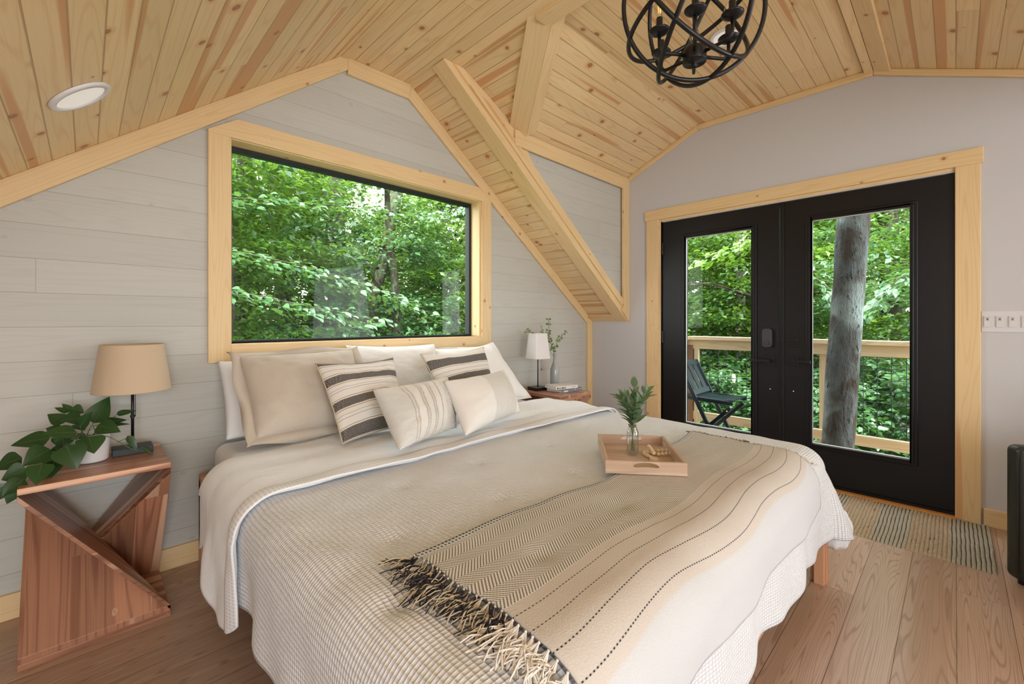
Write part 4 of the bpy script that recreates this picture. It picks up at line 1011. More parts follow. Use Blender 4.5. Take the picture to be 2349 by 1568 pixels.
obj('lamp_shade', b, 'shade_white', lp, weld=True, solid=.002)
b = MB(); b.sphere((cx, cy, .95), .024, 14, 10, (1, 1, 1.2)); b.tube([(cx, cy, .90), (cx, cy, .928)], .012, 12)
obj('light_bulb', b, 'white', lp, smooth=True)
b = MB(); b.tube([V((cx, cy, 1.04))-ea*.056, V((cx, cy, 1.04))+ea*.056], .0014, 5); obj('shade_carrier', b, 'blackmetal', lp)

# grey bottle vase with eucalyptus
vx, vy = 2.80, 2.345
vb = MB(); vb.lathe([(.001, 0), (.034, .001), (.0385, .008), (.039, .04), (.0385, .125), (.036, .150), (.028, .178), (.017, .205), (.0125, .225), (.012, .262), (.0145, .268), (.0145, .276), (.0115, .277), (.010, .262), (.010, .22)], (vx, vy, .6055), 40)
tag(obj('bottle_vase', vb, 'vaseglaze', None, smooth=True), 'glossy grey bottle vase behind the books on the far nightstand', 'vase')
def leafmesh(b, base, tip, width, nrm, fold=.25, droop=.0, nl=7, shape=1.0, mi=0, tipw=0.):
    base, tip, nrm = V(base), V(tip), V(nrm).normalized(); ax = tip-base; L = ax.length; ax.normalize()
    nrm = (nrm-ax*nrm.dot(ax)).normalized(); sd = ax.cross(nrm); i0 = len(b.v)
    for i in range(nl+1):
        t = i/nl; wv = width/2*((math.sin(PI*min(1, t**shape))**.85*(1-.30*t)*1.18) if 0 < t < 1 else 0.0)+(.0004)
        c_ = base+ax*(t*L)+nrm*(-droop*L*(t*t))+nrm*(.04*L*math.sin(PI*t))
        for j, k in enumerate((-1, -.5, 0, .5, 1)):
            b.v.append(tuple(c_+sd*(wv*k)+nrm*(wv*fold*abs(k)*(1.0))))
    for i in range(nl):
        for j in range(4):
            a = i0+i*5+j; b.f.append([a, a+1, a+6, a+5]); b.mi.append(mi); b.uv += [(0, 0)]*4
def wand(b, bs, path, lr, rnd, step=.02, size=(.018, .03), mode='pair', start=.35, rr=.0011, up=(.1, .7)):
    """a twig with leaves in pairs"""
    path = [V(p) for p in path]
    pts = []
    for i in range(len(path)-1):
        for k in range(6): pts.append(path[i].lerp(path[i+1], k/6))
    pts.append(path[-1]); n = len(pts)
    sm = pts[:]
    for _ in range(3): sm = [sm[0]]+[(sm[i-1]+sm[i]*2+sm[i+1])/4 for i in range(1, n-1)]+[sm[-1]]
    bs.tube(sm, rr, 5); L = 0; nxt = 0; tot = sum((sm[i+1]-sm[i]).length for i in range(n-1))
    for i in range(1, n):
        L += (sm[i]-sm[i-1]).length
        if L > tot*start and L > nxt:
            nxt = L+step*rnd.uniform(.7, 1.3); tg = (sm[i]-sm[i-1]).normalized()
            a0 = rnd.uniform(0, 2*PI)
            for k in (0, 1):
                o = tg.orthogonal().normalized(); o.rotate(Matrix.Rotation(a0+PI*k, 3, tg))
                d = (o+tg*rnd.uniform(*up)).normalized(); sz = rnd.uniform(*size)
                lr(sm[i], d, sz, tg)
    return sm
rnd = random.Random(11)
eu = thing('eucalyptus_sprig', (vx, vy, .88), 'eucalyptus sprigs standing in the grey bottle vase', 'plant stems')
bl, bs = MB(), MB()
def eleaf(p, d, sz, tg): leafmesh(bl, p+d*.003, p+d*(.003+sz), sz*.9, (rnd.uniform(-1, 1), -1, rnd.uniform(-.2, 1)), .12, .05, 6, .9)
mouth = V((vx, vy, .86))
E_ = lambda a, b_: at(1150+a/6.03, 700+b_/6.03, vy)
wand(bl, bs, [mouth, E_(715, 620), E_(690, 520), E_(640, 420), E_(655, 290), E_(655, 185)], eleaf, rnd, .016, (.018, .028), start=.12)
wand(bl, bs, [mouth, E_(735, 600), E_(770, 500), E_(830, 420), E_(905, 355)], eleaf, rnd, .014, (.016, .026), start=.15)
wand(bl, bs, [mouth, E_(725, 640), E_(690, 530), E_(610, 430), E_(560, 350), E_(545, 275)], eleaf, rnd, .016, (.014, .024), start=.2)
wand(bl, bs, [mouth+V((-.004, .006, 0)), E_(690, 600)+V((0, .03, 0)), E_(560, 430)+V((0, .05, 0)), E_(450, 345)+V((0, .05, 0)), E_(375, 350)+V((0, .03, 0))], eleaf, rnd, .016, (.016, .026), start=.3)
obj('leaves', bl, 'euc', eu, smooth=True); obj('stems', bs, 'stem', eu)

# books
def book(p_front, rot, lx, ly, z, th, cover, label, lines):
    """p_front is the near spine corner; the spine runs along e1"""
    e1 = V((math.cos(rot), math.sin(rot), 0)); e2 = V((-math.sin(rot), math.cos(rot), 0)); p = V((p_front[0], p_front[1], z))
    c = p+e1*lx/2+e2*ly/2
    r = thing('book', c, label, 'book')
    b = MB(); b.obox(c+V((0, 0, th/2))+e2*.001, e1, e2, (0, 0, 1), lx-.008, ly-.006, th-.005); obj('pages', b, 'paper', r)
    b = MB()
    b.obox(c+V((0, 0, .0015)), e1, e2, (0, 0, 1), lx, ly, .003); b.obox(c+V((0, 0, th-.0015)), e1, e2, (0, 0, 1), lx, ly, .003)
    b.obox(p+e1*lx/2+e2*.0015+V((0, 0, th/2)), e1, (0, 0, 1), e2, lx, th, .003); obj('cover', b, cover, r, bevel=.0008)
    for mt_, segs in lines:
        b = MB()
        for (a, w_, zc, h_) in segs: b.obox(p+e1*(a+w_/2)-e2*.0004+V((0, 0, zc*th)), e1, (0, 0, 1), e2, w_, h_*th, .0006)
        o = obj('spine_print', b, mt_, r)
rn = random.Random(4)
def scrib(a0, a1, zc, h_, wmin=.002, wmax=.004):
    out = []; a = a0
    while a < a1:
        w_ = rn.uniform(wmin, wmax); out.append((a, w_, zc, h_*rn.uniform(.75, 1.1))); a += w_+.0012
    return out
book((2.612, 2.112), math.radians(-2), .235, .165, .6055, .024, 'bookgrey', 'grey-spined hardback with white lettering, lower of the two stacked books',
     [('print_white', scrib(.018, .062, .45, .42, .003, .006)+scrib(.150, .165, .6, .2, .002, .003)+[(.212, .004, .55, .3)])])
book((2.583, 2.150), math.radians(-14), .215, .155, .630, .024, 'bookcream', 'cream hardback with dark title on its spine, on top of the grey book',
     [('print_dark', [(.010, .007, .42, .55)]+scrib(.018, .034, .42, .3)+scrib(.038, .043, .42, .26)+scrib(.048, .056, .42, .26)+[(.060, .007, .45, .55)]+scrib(.068, .092, .42, .3)+scrib(.150, .190, .55, .10, .002, .003))])

# potted plant on the left nightstand
px_, py_ = .018, 2.40
pp = thing('potted_plant', (px_, py_, .605), 'trailing dark green plant in a white pot on the left nightstand', 'potted plant')
b = MB(); b.lathe([(.001, .002), (.046, .002), (.050, .008), (.0545, .108), (.0545, .111), (.0505, .111), (.049, .095)], (px_, py_, .6045), 48); obj('pot', b, 'whiteceramic', pp, smooth=True)
b = MB(); b.lathe([(.001, .094), (.0495, .093)], (px_, py_, .6045), 24); obj('soil', b, 'soil', pp)
S5 = 5.226
Q = lambda a, b_, Y: at(a/S5, 880+b_/S5, Y)
LV = [((1120, 470), 2.40, (1310, 150), 2.42, .075), ((960, 510), 2.33, (1105, 330), 2.31, .042), ((985, 420), 2.36, (700, 430), 2.34, .060), ((770, 470), 2.40, (570, 360), 2.42, .050),
      ((850, 330), 2.43, (745, 235), 2.44, .024), ((820, 340), 2.45, (650, 280), 2.47, .020), ((920, 580), 2.28, (470, 610), 2.24, .056), ((600, 650), 2.33, (120, 735), 2.34, .062),
      ((1170, 495), 2.36, (1440, 570), 2.31, .060), ((1230, 475), 2.40, (1520, 425), 2.40, .036), ((1330, 495), 2.42, (1560, 480), 2.42, .016), ((1395, 365), 2.42, (1635, 316), 2.42, .024),
      ((1060, 630), 2.30, (1128, 835), 2.26, .080), ((800, 740), 2.24, (915, 1020), 2.20, .088), ((600, 780), 2.27, (270, 980), 2.24, .076), ((505, 955), 2.22, (430, 1210), 2.17, .066),
      ((670, 900), 2.28, (530, 1190), 2.24, .052), ((265, 880), 2.30, (-70, 1030), 2.30, .064), ((325, 1030), 2.24, (10, 1150), 2.24, .066), ((290, 1140), 2.22, (20, 1350), 2.20, .052),
      ((70, 1190), 2.26, (-90, 1420), 2.26, .060), ((210, 1240), 2.24, (80, 1440), 2.24, .040), ((760, 620), 2.36, (750, 780), 2.34, .060), ((700, 640), 2.34, (655, 705), 2.33, .025),
      ((1530, 620), 2.38, (1650, 800), 2.36, .026), ((1700, 755), 2.36, (1868, 880), 2.33, .010), ((850, 300), 2.42, (1010, 345), 2.41, .045), ((700, 560), 2.42, (550, 525), 2.44, .040),
      ((640, 760), 2.33, (720, 800), 2.31, .030), ((560, 690), 2.38, (330, 720), 2.40, .05), ((940, 470), 2.38, (1010, 560), 2.34, .05), ((1140, 420), 2.44, (1230, 380), 2.46, .05), ((880, 640), 2.33, (1050, 640), 2.28, .035)]
b, bs = MB(), MB(); rn = random.Random(3)
for (p, yp, q, yq, w_) in LV:
    P_, T_ = Q(*p, yp), Q(*q, yq); nr = V((rn.uniform(-.3, .3), -1, rn.uniform(.5, 1.1)))
    leafmesh(b, P_, T_, w_, nr, .18, rn.uniform(.0, .08), 10, .62)
    leafd = (T_-P_).normalized(); nv = nr.normalized(); nv = (nv-leafd*nv.dot(leafd)).normalized()
    bs.tube([P_+nv*.0006, P_.lerp(T_, .5)+nv*((T_-P_).length*.04+.0004), P_.lerp(T_, .85)+nv*((T_-P_).length*.012)], [.0008, .0006, .0002], 4, cap=False)
obj('foliage', b, 'philo', pp, smooth=True)
def vine(pts, r=.0015):
    P_ = [Q(a, b_, y) for a, b_, y in pts]; sm = []
    for i in range(len(P_)-1):
        for k in range(5): sm.append(P_[i].lerp(P_[i+1], k/5))
    sm.append(P_[-1])
    for _ in range(2): sm = [sm[0]]+[(sm[i-1]+sm[i]*2+sm[i+1])/4 for i in range(1, len(sm)-1)]+[sm[-1]]
    bs.tube(sm, r, 6)
cY = py_
for V_ in ([(1020, 690, cY), (990, 560, 2.34), (900, 700, 2.27), (800, 745, 2.24), (600, 920, 2.25), (480, 980, 2.23), (330, 1070, 2.24), (150, 1170, 2.24), (-60, 1290, 2.25)],
           [(1060, 690, cY), (1120, 620, 2.37), (1280, 620, 2.36), (1420, 690, 2.37), (1560, 770, 2.37), (1650, 800, 2.35)],
           [(1400, 700, 2.37), (1540, 640, 2.38)], [(1050, 690, cY), (1130, 600, 2.38), (1230, 520, 2.39), (1390, 380, 2.42)], [(1030, 690, cY), (1060, 560, 2.40), (1120, 470, 2.40)],
           [(1010, 690, cY), (1000, 600, 2.38), (960, 510, 2.34)], [(1000, 690, cY), (980, 560, 2.40), (930, 470, 2.41), (820, 340, 2.44)], [(1000, 690, cY), (900, 640, 2.36), (700, 640, 2.34), (600, 650, 2.33)],
           [(1040, 690, cY), (1150, 570, 2.40), (1110, 500, 2.40), (1170, 495, 2.37)], [(990, 690, cY), (940, 600, 2.32), (920, 585, 2.29)], [(1020, 690, cY), (1050, 640, 2.33), (1060, 630, 2.31)]):
    vine(V_)
obj('stems', bs, 'stem', pp, smooth=True)

# ---------------------------------------------------------------- tray with bottle and beads
A0, A1 = V((1.283, .846, 0)), V((1.452, .634, 0)); e1 = (A1-A0).normalized(); e2 = V((-e1.y, e1.x, 0))
if e2.y < 0: e2 = -e2
LX, LY, TZ, THt = .272, .355, TOP+.027, .044
c0 = A0+e1*LX/2+e2*LY/2
e2 = e2.normalized()
tray = thing('serving_tray', (c0.x, c0.y, TZ), 'square limed-wood serving tray with cut-out handles on the bed', 'tray')
def tp(a, b_, z): return A0+e1*a+e2*b_+V((0, 0, TZ+z))
b = MB(); b.obox(tp(LX/2, LY/2, .005), e1, e2, (0, 0, 1), LX-.002, LY-.002, .008); obj('tray_bottom', b, 'tray', tray)
def endboard(bpos, name):
    # board in the e1/z plane with an arched slot
    hw, hh = .045, .0075; cxm = LX*.50
    arch = lambda x: .027+.006*(1-((x-cxm)/hw)**2)
    n = 16; xs = lin(cxm-hw, cxm+hw, n)
    b = MB(); t = .011; ext = e2*t
    P = lambda a, z: tp(a, bpos, z)
    def cell(a0, a1, z0, z1): b.prism([P(a0, z0[0]), P(a1, z0[1]), P(a1, z1[1]), P(a0, z1[0])], ext, e1, uo=(5+a0, 3.05))
    cell(0, xs[0], (0, 0), (THt, THt)); cell(xs[-1], LX, (0, 0), (THt, THt))
    for i in range(n-1):
        h0 = hh*math.sqrt(max(0, 1-((xs[i]-cxm)/hw)**4)); h1 = hh*math.sqrt(max(0, 1-((xs[i+1]-cxm)/hw)**4))
        cell(xs[i], xs[i+1], (0, 0), (arch(xs[i])-h0, arch(xs[i+1])-h1)); cell(xs[i], xs[i+1], (arch(xs[i])+h0, arch(xs[i+1])+h1), (THt, THt))
    obj(name, b, 'tray', tray, weld=True)
endboard(0, 'handle_board'); endboard(LY-.011, 'handle_board')
for a in (0, LX-.011):
    b = MB(); b.obox(tp(a+.0055, LY/2, THt/2), e2, (0, 0, 1), e1, LY-.022, THt, .011); obj('side_board', b, 'tray', tray, bevel=.001)
# glass bottle
bq = tp(.120, .195, .0092); 
bt = thing('glass_bottle', bq, 'small clear glass bottle with twine around its neck, standing in the tray', 'bottle')
b = MB(); prof = [(.001, .001), (.026, .001), (.0285, .004), (.029, .012), (.029, .078), (.0265, .090), (.019, .101), (.0165, .106), (.0165, .114), (.0178, .117), (.0165, .120), (.0172, .128), (.0165, .1285), (.0152, .127), (.0150, .108), (.0175, .100), (.0245, .088), (.0268, .077), (.0268, .008), (.001, .007)]
b.lathe([(r_*.80, z_) for r_, z_ in prof], bq, 28); obj('bottle_glass', b, 'bottle', bt, smooth=True)
b = MB()
for k in range(3): b.loop([bq+V((.0142*math.cos(a), .0142*math.sin(a), .1075+.0022*k)) for a in lin(0, 2*PI, 25)[:-1]], .0011, 5)
b.tube([bq+V((.014, -.005, .108)), bq+V((.021, -.010, .095)), bq+V((.019, -.014, .08))], .001, 5); obj('twine', b, 'twine', bt)
sg = thing('sage_sprig', bq+V((0, 0, .01)), 'bunch of sage-green leaves in the clear bottle on the tray', 'plant stems')
bl, bs = MB(), MB(); rnd = random.Random(21)
def sleaf(p, d, sz, tg): leafmesh(bl, p, p+d*sz, sz*.42, (d.z*-d.x, d.z*-d.y-.3, 1.0) if abs(d.z) < .9 else (0, -1, .2), .22, rnd.uniform(.0, .12), 7, .85)
for k in range(7):
    a = 2*PI*k/7+.3; r_ = rnd.uniform(.012, .055); hh_ = rnd.uniform(.19, .255) if k else .265
    tipp = bq+V((r_*math.cos(a)*1.2, r_*math.sin(a)*1.2, hh_)); mid = bq+V((.009*math.cos(a), .009*math.sin(a), .13))
    wand(bl, bs, [bq+V((-.006*math.cos(a), -.006*math.sin(a), .015)), bq+V((0, 0, .07)), mid, mid.lerp(tipp, .5)+V((0, 0, .008)), tipp], sleaf, rnd, .020, (.044, .062), start=.46, rr=.0013, up=(.7, 1.6))
    sleaf(tipp, V((.4*math.cos(a), .4*math.sin(a), 1)).normalized(), .045, None)
obj('leaves', bl, 'sage', sg, smooth=True); obj('stems', bs, 'stem', sg)
# bead garland
bd = thing('bead_garland', (1.56, .81, TZ+.01), 'string of raw wooden beads with a hexagonal tag, lying in the tray', 'bead garland')
cp = [(1.480, .772), (1.500, .787), (1.509, .801), (1.516, .815), (1.530, .836), (1.545, .843), (1.560, .836), (1.566, .823), (1.560, .808), (1.560, .795), (1.580, .782), (1.604, .766), (1.625, .766), (1.634, .782), (1.624, .800), (1.606, .812), (1.590, .824)]
P_ = []
for i in range(len(cp)-1):
    for k in range(10): P_.append(V((*[lerp(cp[i][j], cp[i+1][j], k/10) for j in (0, 1)], 0)))
R_ = .0078; last = None; b = MB(); cnt = 0
zb = TZ+.0092+R_
for p in P_:
    if last is None or (p-last).length > 2*R_*.97: b.sphere((p.x, p.y, zb), R_, 12, 8, (1, 1, .92)); last = p; cnt += 1
for k in range(8): b.sphere((1.516+k*.0135*.80, .790+k*.0135*.62, zb+.0135+.002*math.sin(k*.4*PI/3)), R_*.9, 12, 8, (1, 1, .8))
obj('beads', b, 'bead', bd, smooth=True)
b = MB(); hc = V((1.486, .772, TZ+.0095)); b.prism([hc+V((.017*math.cos(PI/3*k+.3), .017*math.sin(PI/3*k+.3), 0)) for k in range(6)], (0, 0, .014)); obj('hexagon_tag', b, 'bead', bd, bevel=.001)

# ---------------------------------------------------------------- rug
rg_ = MB(); RX0, RX1, RY0, RY1 = 2.972, 3.632, -.137, .93; rnd = random.Random(9)
NX = 150; rows = int((RY1-RY0)/.0165)
def rugp(x, y):
    row = math.floor((y-RY0)/.0165); f = (y-RY0)/.0165-row
    wv = .0012*math.sin(x*11+row*.05)+.0015*nz(x*7, row*.2, 1)+.0006*math.sin(x*40+row)
    e = min(x-RX0, RX1-x); ed = min(1, max(0, e/.008))
    k = math.sin(PI*f)**.6*(.7+.3*math.sin((x*95+row*1.7)*2*PI/1.9))
    return (x+.004*nz(row*.7, x*2, 8)*(1 if e < .03 else 1), y+wv, (.003+.0095*k)*ed*(1 if e > 0.0005 else 0)+.0006)
xs = [RX0, RX0+.003, RX0+.008]+lin(RX0+.012, RX1-.012, NX)+[RX1-.008, RX1-.003, RX1]
ys = []
for r_ in range(rows):
    for f in (0.02, .25, .5, .75, .98): ys.append(RY0+(r_+f)*.0165)
rg_.grid(rugp, xs, ys, uvf=lambda x, y: (x, y-RY0))
tag(obj('jute_rug', rg_, 'rug', None, smooth=True), 'small braided jute rug with dark striped bands in front of the doors', 'rug')

# ---------------------------------------------------------------- chandelier
cc = V((1.305, .548, 2.105)); RR = .212
ch = thing('chandelier', cc, 'black wrought-iron orb chandelier with candle bulbs under the ceiling', 'chandelier')
def ring(ax, R, r=.0068):
    ax = V(ax).normalized(); a = ax.orthogonal().normalized(); b2 = ax.cross(a); b = MB()
    b.loop([cc+(a*math.cos(t)+b2*math.sin(t))*R for t in lin(0, 2*PI, 73)[:-1]], r, 10); obj('orb_ring', b, 'blackmetal', ch, smooth=True)
for ax in ((.70, .71, .10), (.85, -.45, .28), (.25, .86, -.45), (.45, -.75, -.48), (-.25, .35, .90)): ring(ax, RR)
hb = cc+V((0, 0, -.150))
b = MB(); b.tube([hb, cc+V((0, 0, RR))], .0055, 10); b.tube([cc+V((0, 0, RR)), (cc.x, cc.y, ZF)], .0045, 8); obj('stem', b, 'blackmetal', ch, smooth=True)
b = MB(); b.lathe([(.001, -.036), (.007, -.034), (.009, -.026), (.008, -.022), (.033, -.020), (.034, -.016), (.034, .016), (.03, .022), (.008, .026)], hb, 28); obj('hub', b, 'blackmetal', ch, smooth=True)
b = MB(); b.lathe([(.06, .0), (.06, -.012), (.045, -.022), (.01, -.026)], (cc.x, cc.y, ZF), 32); obj('canopy', b, 'blackmetal', ch, smooth=True)
for k in range(6):
    a = 2*PI*k/6+.42; d = V((math.cos(a), math.sin(a), 0)); R1 = .112
    pts = [hb+d*.03]+[hb+d*lerp(.03, R1-.022, t) for t in (.5, 1)]+[hb+d*(R1-.022)+d*.022*math.sin(t)+V((0, 0, .022*(1-math.cos(t)))) for t in lin(.3, PI/2, 5)]+[hb+d*R1+V((0, 0, .058))]
    b = MB(); b.tube(pts, .0052, 10); arm = obj('candle_arm', b, 'blackmetal', ch, smooth=True)
    q = hb+d*R1+V((0, 0, .055))
    b = MB(); b.lathe([(.001, -.004), (.012, -.003), (.027, .006), (.030, .010), (.028, .011), (.012, .004), (.001, .003)], q, 24); obj('drip_cup', b, 'blackmetal', arm, smooth=True)
    b = MB(); b.lathe([(.0095, .002), (.0095, .046), (.008, .048), (.001, .048)], q, 18); obj('candle_sleeve', b, 'blackmetal', arm, smooth=True)
    b = MB(); b.lathe([(.0055, .046), (.007, .052), (.0125, .066), (.0155, .080), (.0150, .092), (.009, .112), (.003, .124), (.0008, .128)], q, 18); obj('bulb', b, 'bulb', arm, smooth=True)
    b = MB()
    for j in range(4): a2 = 2*PI*j/4; e = V((math.cos(a2), math.sin(a2), 0)); b.tube([q+e*.0035+V((0, 0, .062)), q+e*.005+V((0, 0, .096))], .0006, 4)
    obj('filament', b, 'filament', arm)

# ---------------------------------------------------------------- leather armchair, its left arm in view
AR = math.radians(126.9)
def armp(dx, dy, z): # local: x forward (towards the bed), y towards the doors' left
    o = V((2.887, -.64, 0)); f = V((math.cos(AR), math.sin(AR), 0)); l = V((-f.y, f.x, 0)); l = -l
    return o+f*dx+l*dy+V((0, 0, z))
ac = thing('armchair', armp(0, 0, 0), 'dark green leather armchair cut off by the right edge, beside the rug', 'armchair')
fx = V((math.cos(AR), math.sin(AR), 0)); fy = -V((-fx.y, fx.x, 0))
def abox(name, x0, x1, y0, y1, z0, z1, bev, mat='leather', mods=True):
    b = MB(); c = armp((x0+x1)/2, (y0+y1)/2, (z0+z1)/2); b.obox(c, fx, fy, (0, 0, 1), x1-x0, y1-y0, z1-z0)
    o = obj(name, b, mat, ac, weld=True)
    md = o.modifiers.new('roll', 'BEVEL'); md.width = bev; md.segments = 5; md.limit_method = 'NONE'; 
    for p in o.data.polygons: p.use_smooth = True
    return o
abox('armrest', -.30, .345, .272, .352, .02, .612, .028); abox('armrest', -.30, .345, -.352, -.272, .02, .612, .028)
abox('backrest', -.38, -.20, -.27, .265, .10, .80, .05); abox('seat_cushion', -.22, .30, -.27, .27, .27, .44, .045); abox('front_rail', .22, .30, -.28, .28, .05, .26, .02)
b = MB()
yy = .283
b.tube([armp(.3465, yy-.0, z) for z in (.06, .3, .56)]+[armp(.340, yy, .595), armp(.325, yy, .612), armp(.25, yy, .613)], .0018, 6); obj('seam_piping', b, 'leather', ac, smooth=True)
for dx, dy in ((.30, .31), (.30, -.31), (-.30, .31), (-.30, -.31)):
    b = MB(); b.tube([armp(dx, dy, 0), armp(dx, dy, .03)], .02, 12); obj('leg', b, 'blackmetal', ac)
# ---------------------------------------------------------------- deck outside the doors
b = MB(); b.box(XB+.15, 4.80, -.6, 2.16, -.06, -.025, grain=1)
b.uv = [(b.v[i][1]+5, b.v[i][0]) for f in b.f for i in f]
dk = tag(obj('deck', b, 'deck', None), 'narrow weathered wooden deck outside the doors', 'deck')
RX = 4.70
rl = thing('deck_railing', (RX, .8, -.025), 'lumber deck railing with welded wire panels outside the doors', 'railing')
b = MB(); b.box(RX-.04, RX+.10, -.6, 2.16, .958, .996, grain=1); obj('top_rail', b, 'deckwood', rl, bevel=.004)
b = MB(); b.box(RX-.01, RX+.028, -.6, 2.10, .862, .958, grain=1); obj('upper_rail', b, 'deckwood', rl, bevel=.004)
b = MB(); b.box(RX-.01, RX+.028, -.6, 2.10, .10, .19, grain=1); obj('bottom_rail', b, 'deckwood', rl, bevel=.004)
for y0, y1, mt_ in ((.77, .86, 'deckwood'), (-.5, -.41, 'deckwood')):
    b = MB(); b.box(RX+.03, RX+.118, y0, y1, -.025, .958, grain=2); obj('post', b, mt_, rl, bevel=.004)
b = MB(); b.box(RX-.02, RX+.07, 1.985, 2.075, -.025, .90, grain=2); obj('post', b, 'deckbrown', rl, bevel=.004)
b = MB(); b.box(RX-.012, RX+.03, 1.93, 1.972, -.025, .90, grain=2); obj('corner_stud', b, 'deckwood', rl)
b = MB(); b.box(XB+.2, RX+.10, 2.02, 2.16, .958, .996, grain=0); obj('side_top_rail', b, 'deckwood', rl)
b = MB(); b.box(XB+.2, RX, 2.07, 2.108, .862, .958, grain=0); obj('side_upper_rail', b, 'deckwood', rl)
b = MB(); X0 = RX+.034
y = -.55
while y < 1.95: b.tube([(X0, y, .12), (X0, y, .90)], .003, 5); y += .0915
z = .19
while z < .9: b.tube([(X0+.003, -.58, z), (X0+.003, 1.96, z)], .003, 5); z += .0955
obj('wire_mesh', b, 'wire', rl, smooth=True)
# folding chair
fc = thing('folding_chair', (4.28, 1.72, -.025), 'dark blue-green slatted folding chair on the deck behind the left door', 'folding chair')
FX0, FX1 = 4.07, 4.46
def fpt(y, z, side): return V((FX0 if side == 0 else FX1, y, z))
for s in (0, 1):
    x = FX0 if s == 0 else FX1
    b = MB(); p, q = V((x, 1.86, .765)), V((x, 1.475, -.02)); b.obox((p+q)/2, q-p, (1, 0, 0), (q-p).cross(V((1, 0, 0))), (q-p).length, .022, .034); obj('leg', b, 'chairpaint', fc, bevel=.002).data.name = 'back_leg'
    b = MB(); p, q = V((x+(.026 if s == 0 else -.026), 1.40, .385)), V((x+(.026 if s == 0 else -.026), 1.80, -.02)); b.obox((p+q)/2, q-p, (1, 0, 0), (q-p).cross(V((1, 0, 0))), (q-p).length, .02, .032); obj('leg', b, 'chairpaint', fc, bevel=.002)
    b = MB(); p, q = V((x+(.013 if s == 0 else -.013), 1.375, .428)), V((x+(.013 if s == 0 else -.013), 1.80, .44)); b.obox((p+q)/2, q-p, (1, 0, 0), (0, 0, 1), (q-p).length, .02, .034); obj('seat_rail', b, 'chairpaint', fc, bevel=.002)
    for yb_, zb_ in ((1.418, .36), (1.63, .155)):
        b = MB(); b.sphere((x-.013, yb_, zb_), .006, 8, 6); obj('bolt', b, 'white', fc)
for k in range(7):
    xk = lerp(FX0+.035, FX1-.035, k/6); b = MB(); ps = []
    for i in range(9):
        t = i/8; ps.append(V((xk, lerp(1.375, 1.80, t), .452-.020*math.sin(PI*t)+.006*t)))
    for i in range(8):
        p, q = ps[i], ps[i+1]; b.obox((p+q)/2, q-p, (1, 0, 0), (0, 0, 1), (q-p).length+.002, .046, .012)
    obj('seat_slat', b, 'chairpaint', fc)
bd_ = V((0, -.385, -.785)).normalized(); bn_ = bd_.cross(V((1, 0, 0)))
for t, nm_ in ((.02, 'top_rail'), (.31, 'lower_back_rail')):
    c_ = V(((FX0+FX1)/2, 1.86, .765))+bd_*t
    b = MB(); b.obox(c_, (1, 0, 0), bd_, bn_, FX1-FX0, .05, .018); obj(nm_, b, 'chairpaint', fc, bevel=.003)
for k in range(3):
    c_ = V((lerp(FX0+.085, FX1-.085, k/2), 1.86, .765))+bd_*.165
    b = MB(); b.obox(c_, bd_, (1, 0, 0), bn_, .26, .078, .012); obj('back_slat', b, 'chairpaint', fc, bevel=.003)
b = MB(); b.obox(((FX0+FX1)/2, 1.60, .02), (1, 0, 0), (0, 1, 0), (0, 0, 1), FX1-FX0, .03, .02); obj('stretcher', b, 'chairpaint', fc)

# ---------------------------------------------------------------- the woods
rs = np.random.RandomState(5)
def trunk_mesh(b, base, top, r0, r1, bend=.1, seg=14, n=22, seed=0, rough=.06, sway=None):
    base, top = V(base), V(top); pts, rad = [], []
    for i in range(n):
        t = i/(n-1); p = base.lerp(top, t); p += V((bend*nz(t*2.2, seed, 1)*math.sin(PI*t), bend*nz(t*2.2, seed, 7)*math.sin(PI*t), 0))
        if sway: p += V(sway)*math.sin(PI*t)
        pts.append(p); rad.append(lerp(r0, r1, t)*(1+.25*max(0, .08-t)/.08))
    i0 = len(b.v); b.tube(pts, rad, seg, cap=False)
    for i in range(i0, len(b.v)):
        p = V(b.v[i]); k = (i-i0)//seg; c_ = pts[k]; d = p-c_
        b.v[i] = tuple(c_+d*(1+rough*nz(p.x*5, p.y*5, p.z*2.0+seed)+rough*.7*nz(p.x*16, p.y*16, p.z*5)))
    return pts
# the big trunk growing through the deck
p_lo, p_hi = atx(1932, 1042, 4.28), atx(1972, 480, 4.28)
dv = p_hi-p_lo; b = MB()
trunk_mesh(b, p_lo-dv*1.7, p_hi+dv*1.2, .112, .098, .02, 28, 70, 3, .07, (0, .035, 0))
for z_, y_ in ((1.25, -.02),): pass

bt_ = thing('tree_through_deck', (4.28, .7, -4), 'thick grey-barked trunk rising through the deck behind the right door', 'tree')
obj('trunk', b, 'bark_big', bt_, smooth=True)
b = MB(); p = atx(1683, 868, 5.6); b.lathe([(.001, -.055), (.016, -.05), (.022, -.02), (.022, .03), (.012, .055), (.001, .058)], p, 14)
tag(obj('bird_feeder', b, 'suet', None), 'small pale hanging feeder seen through the wire railing', 'feeder')

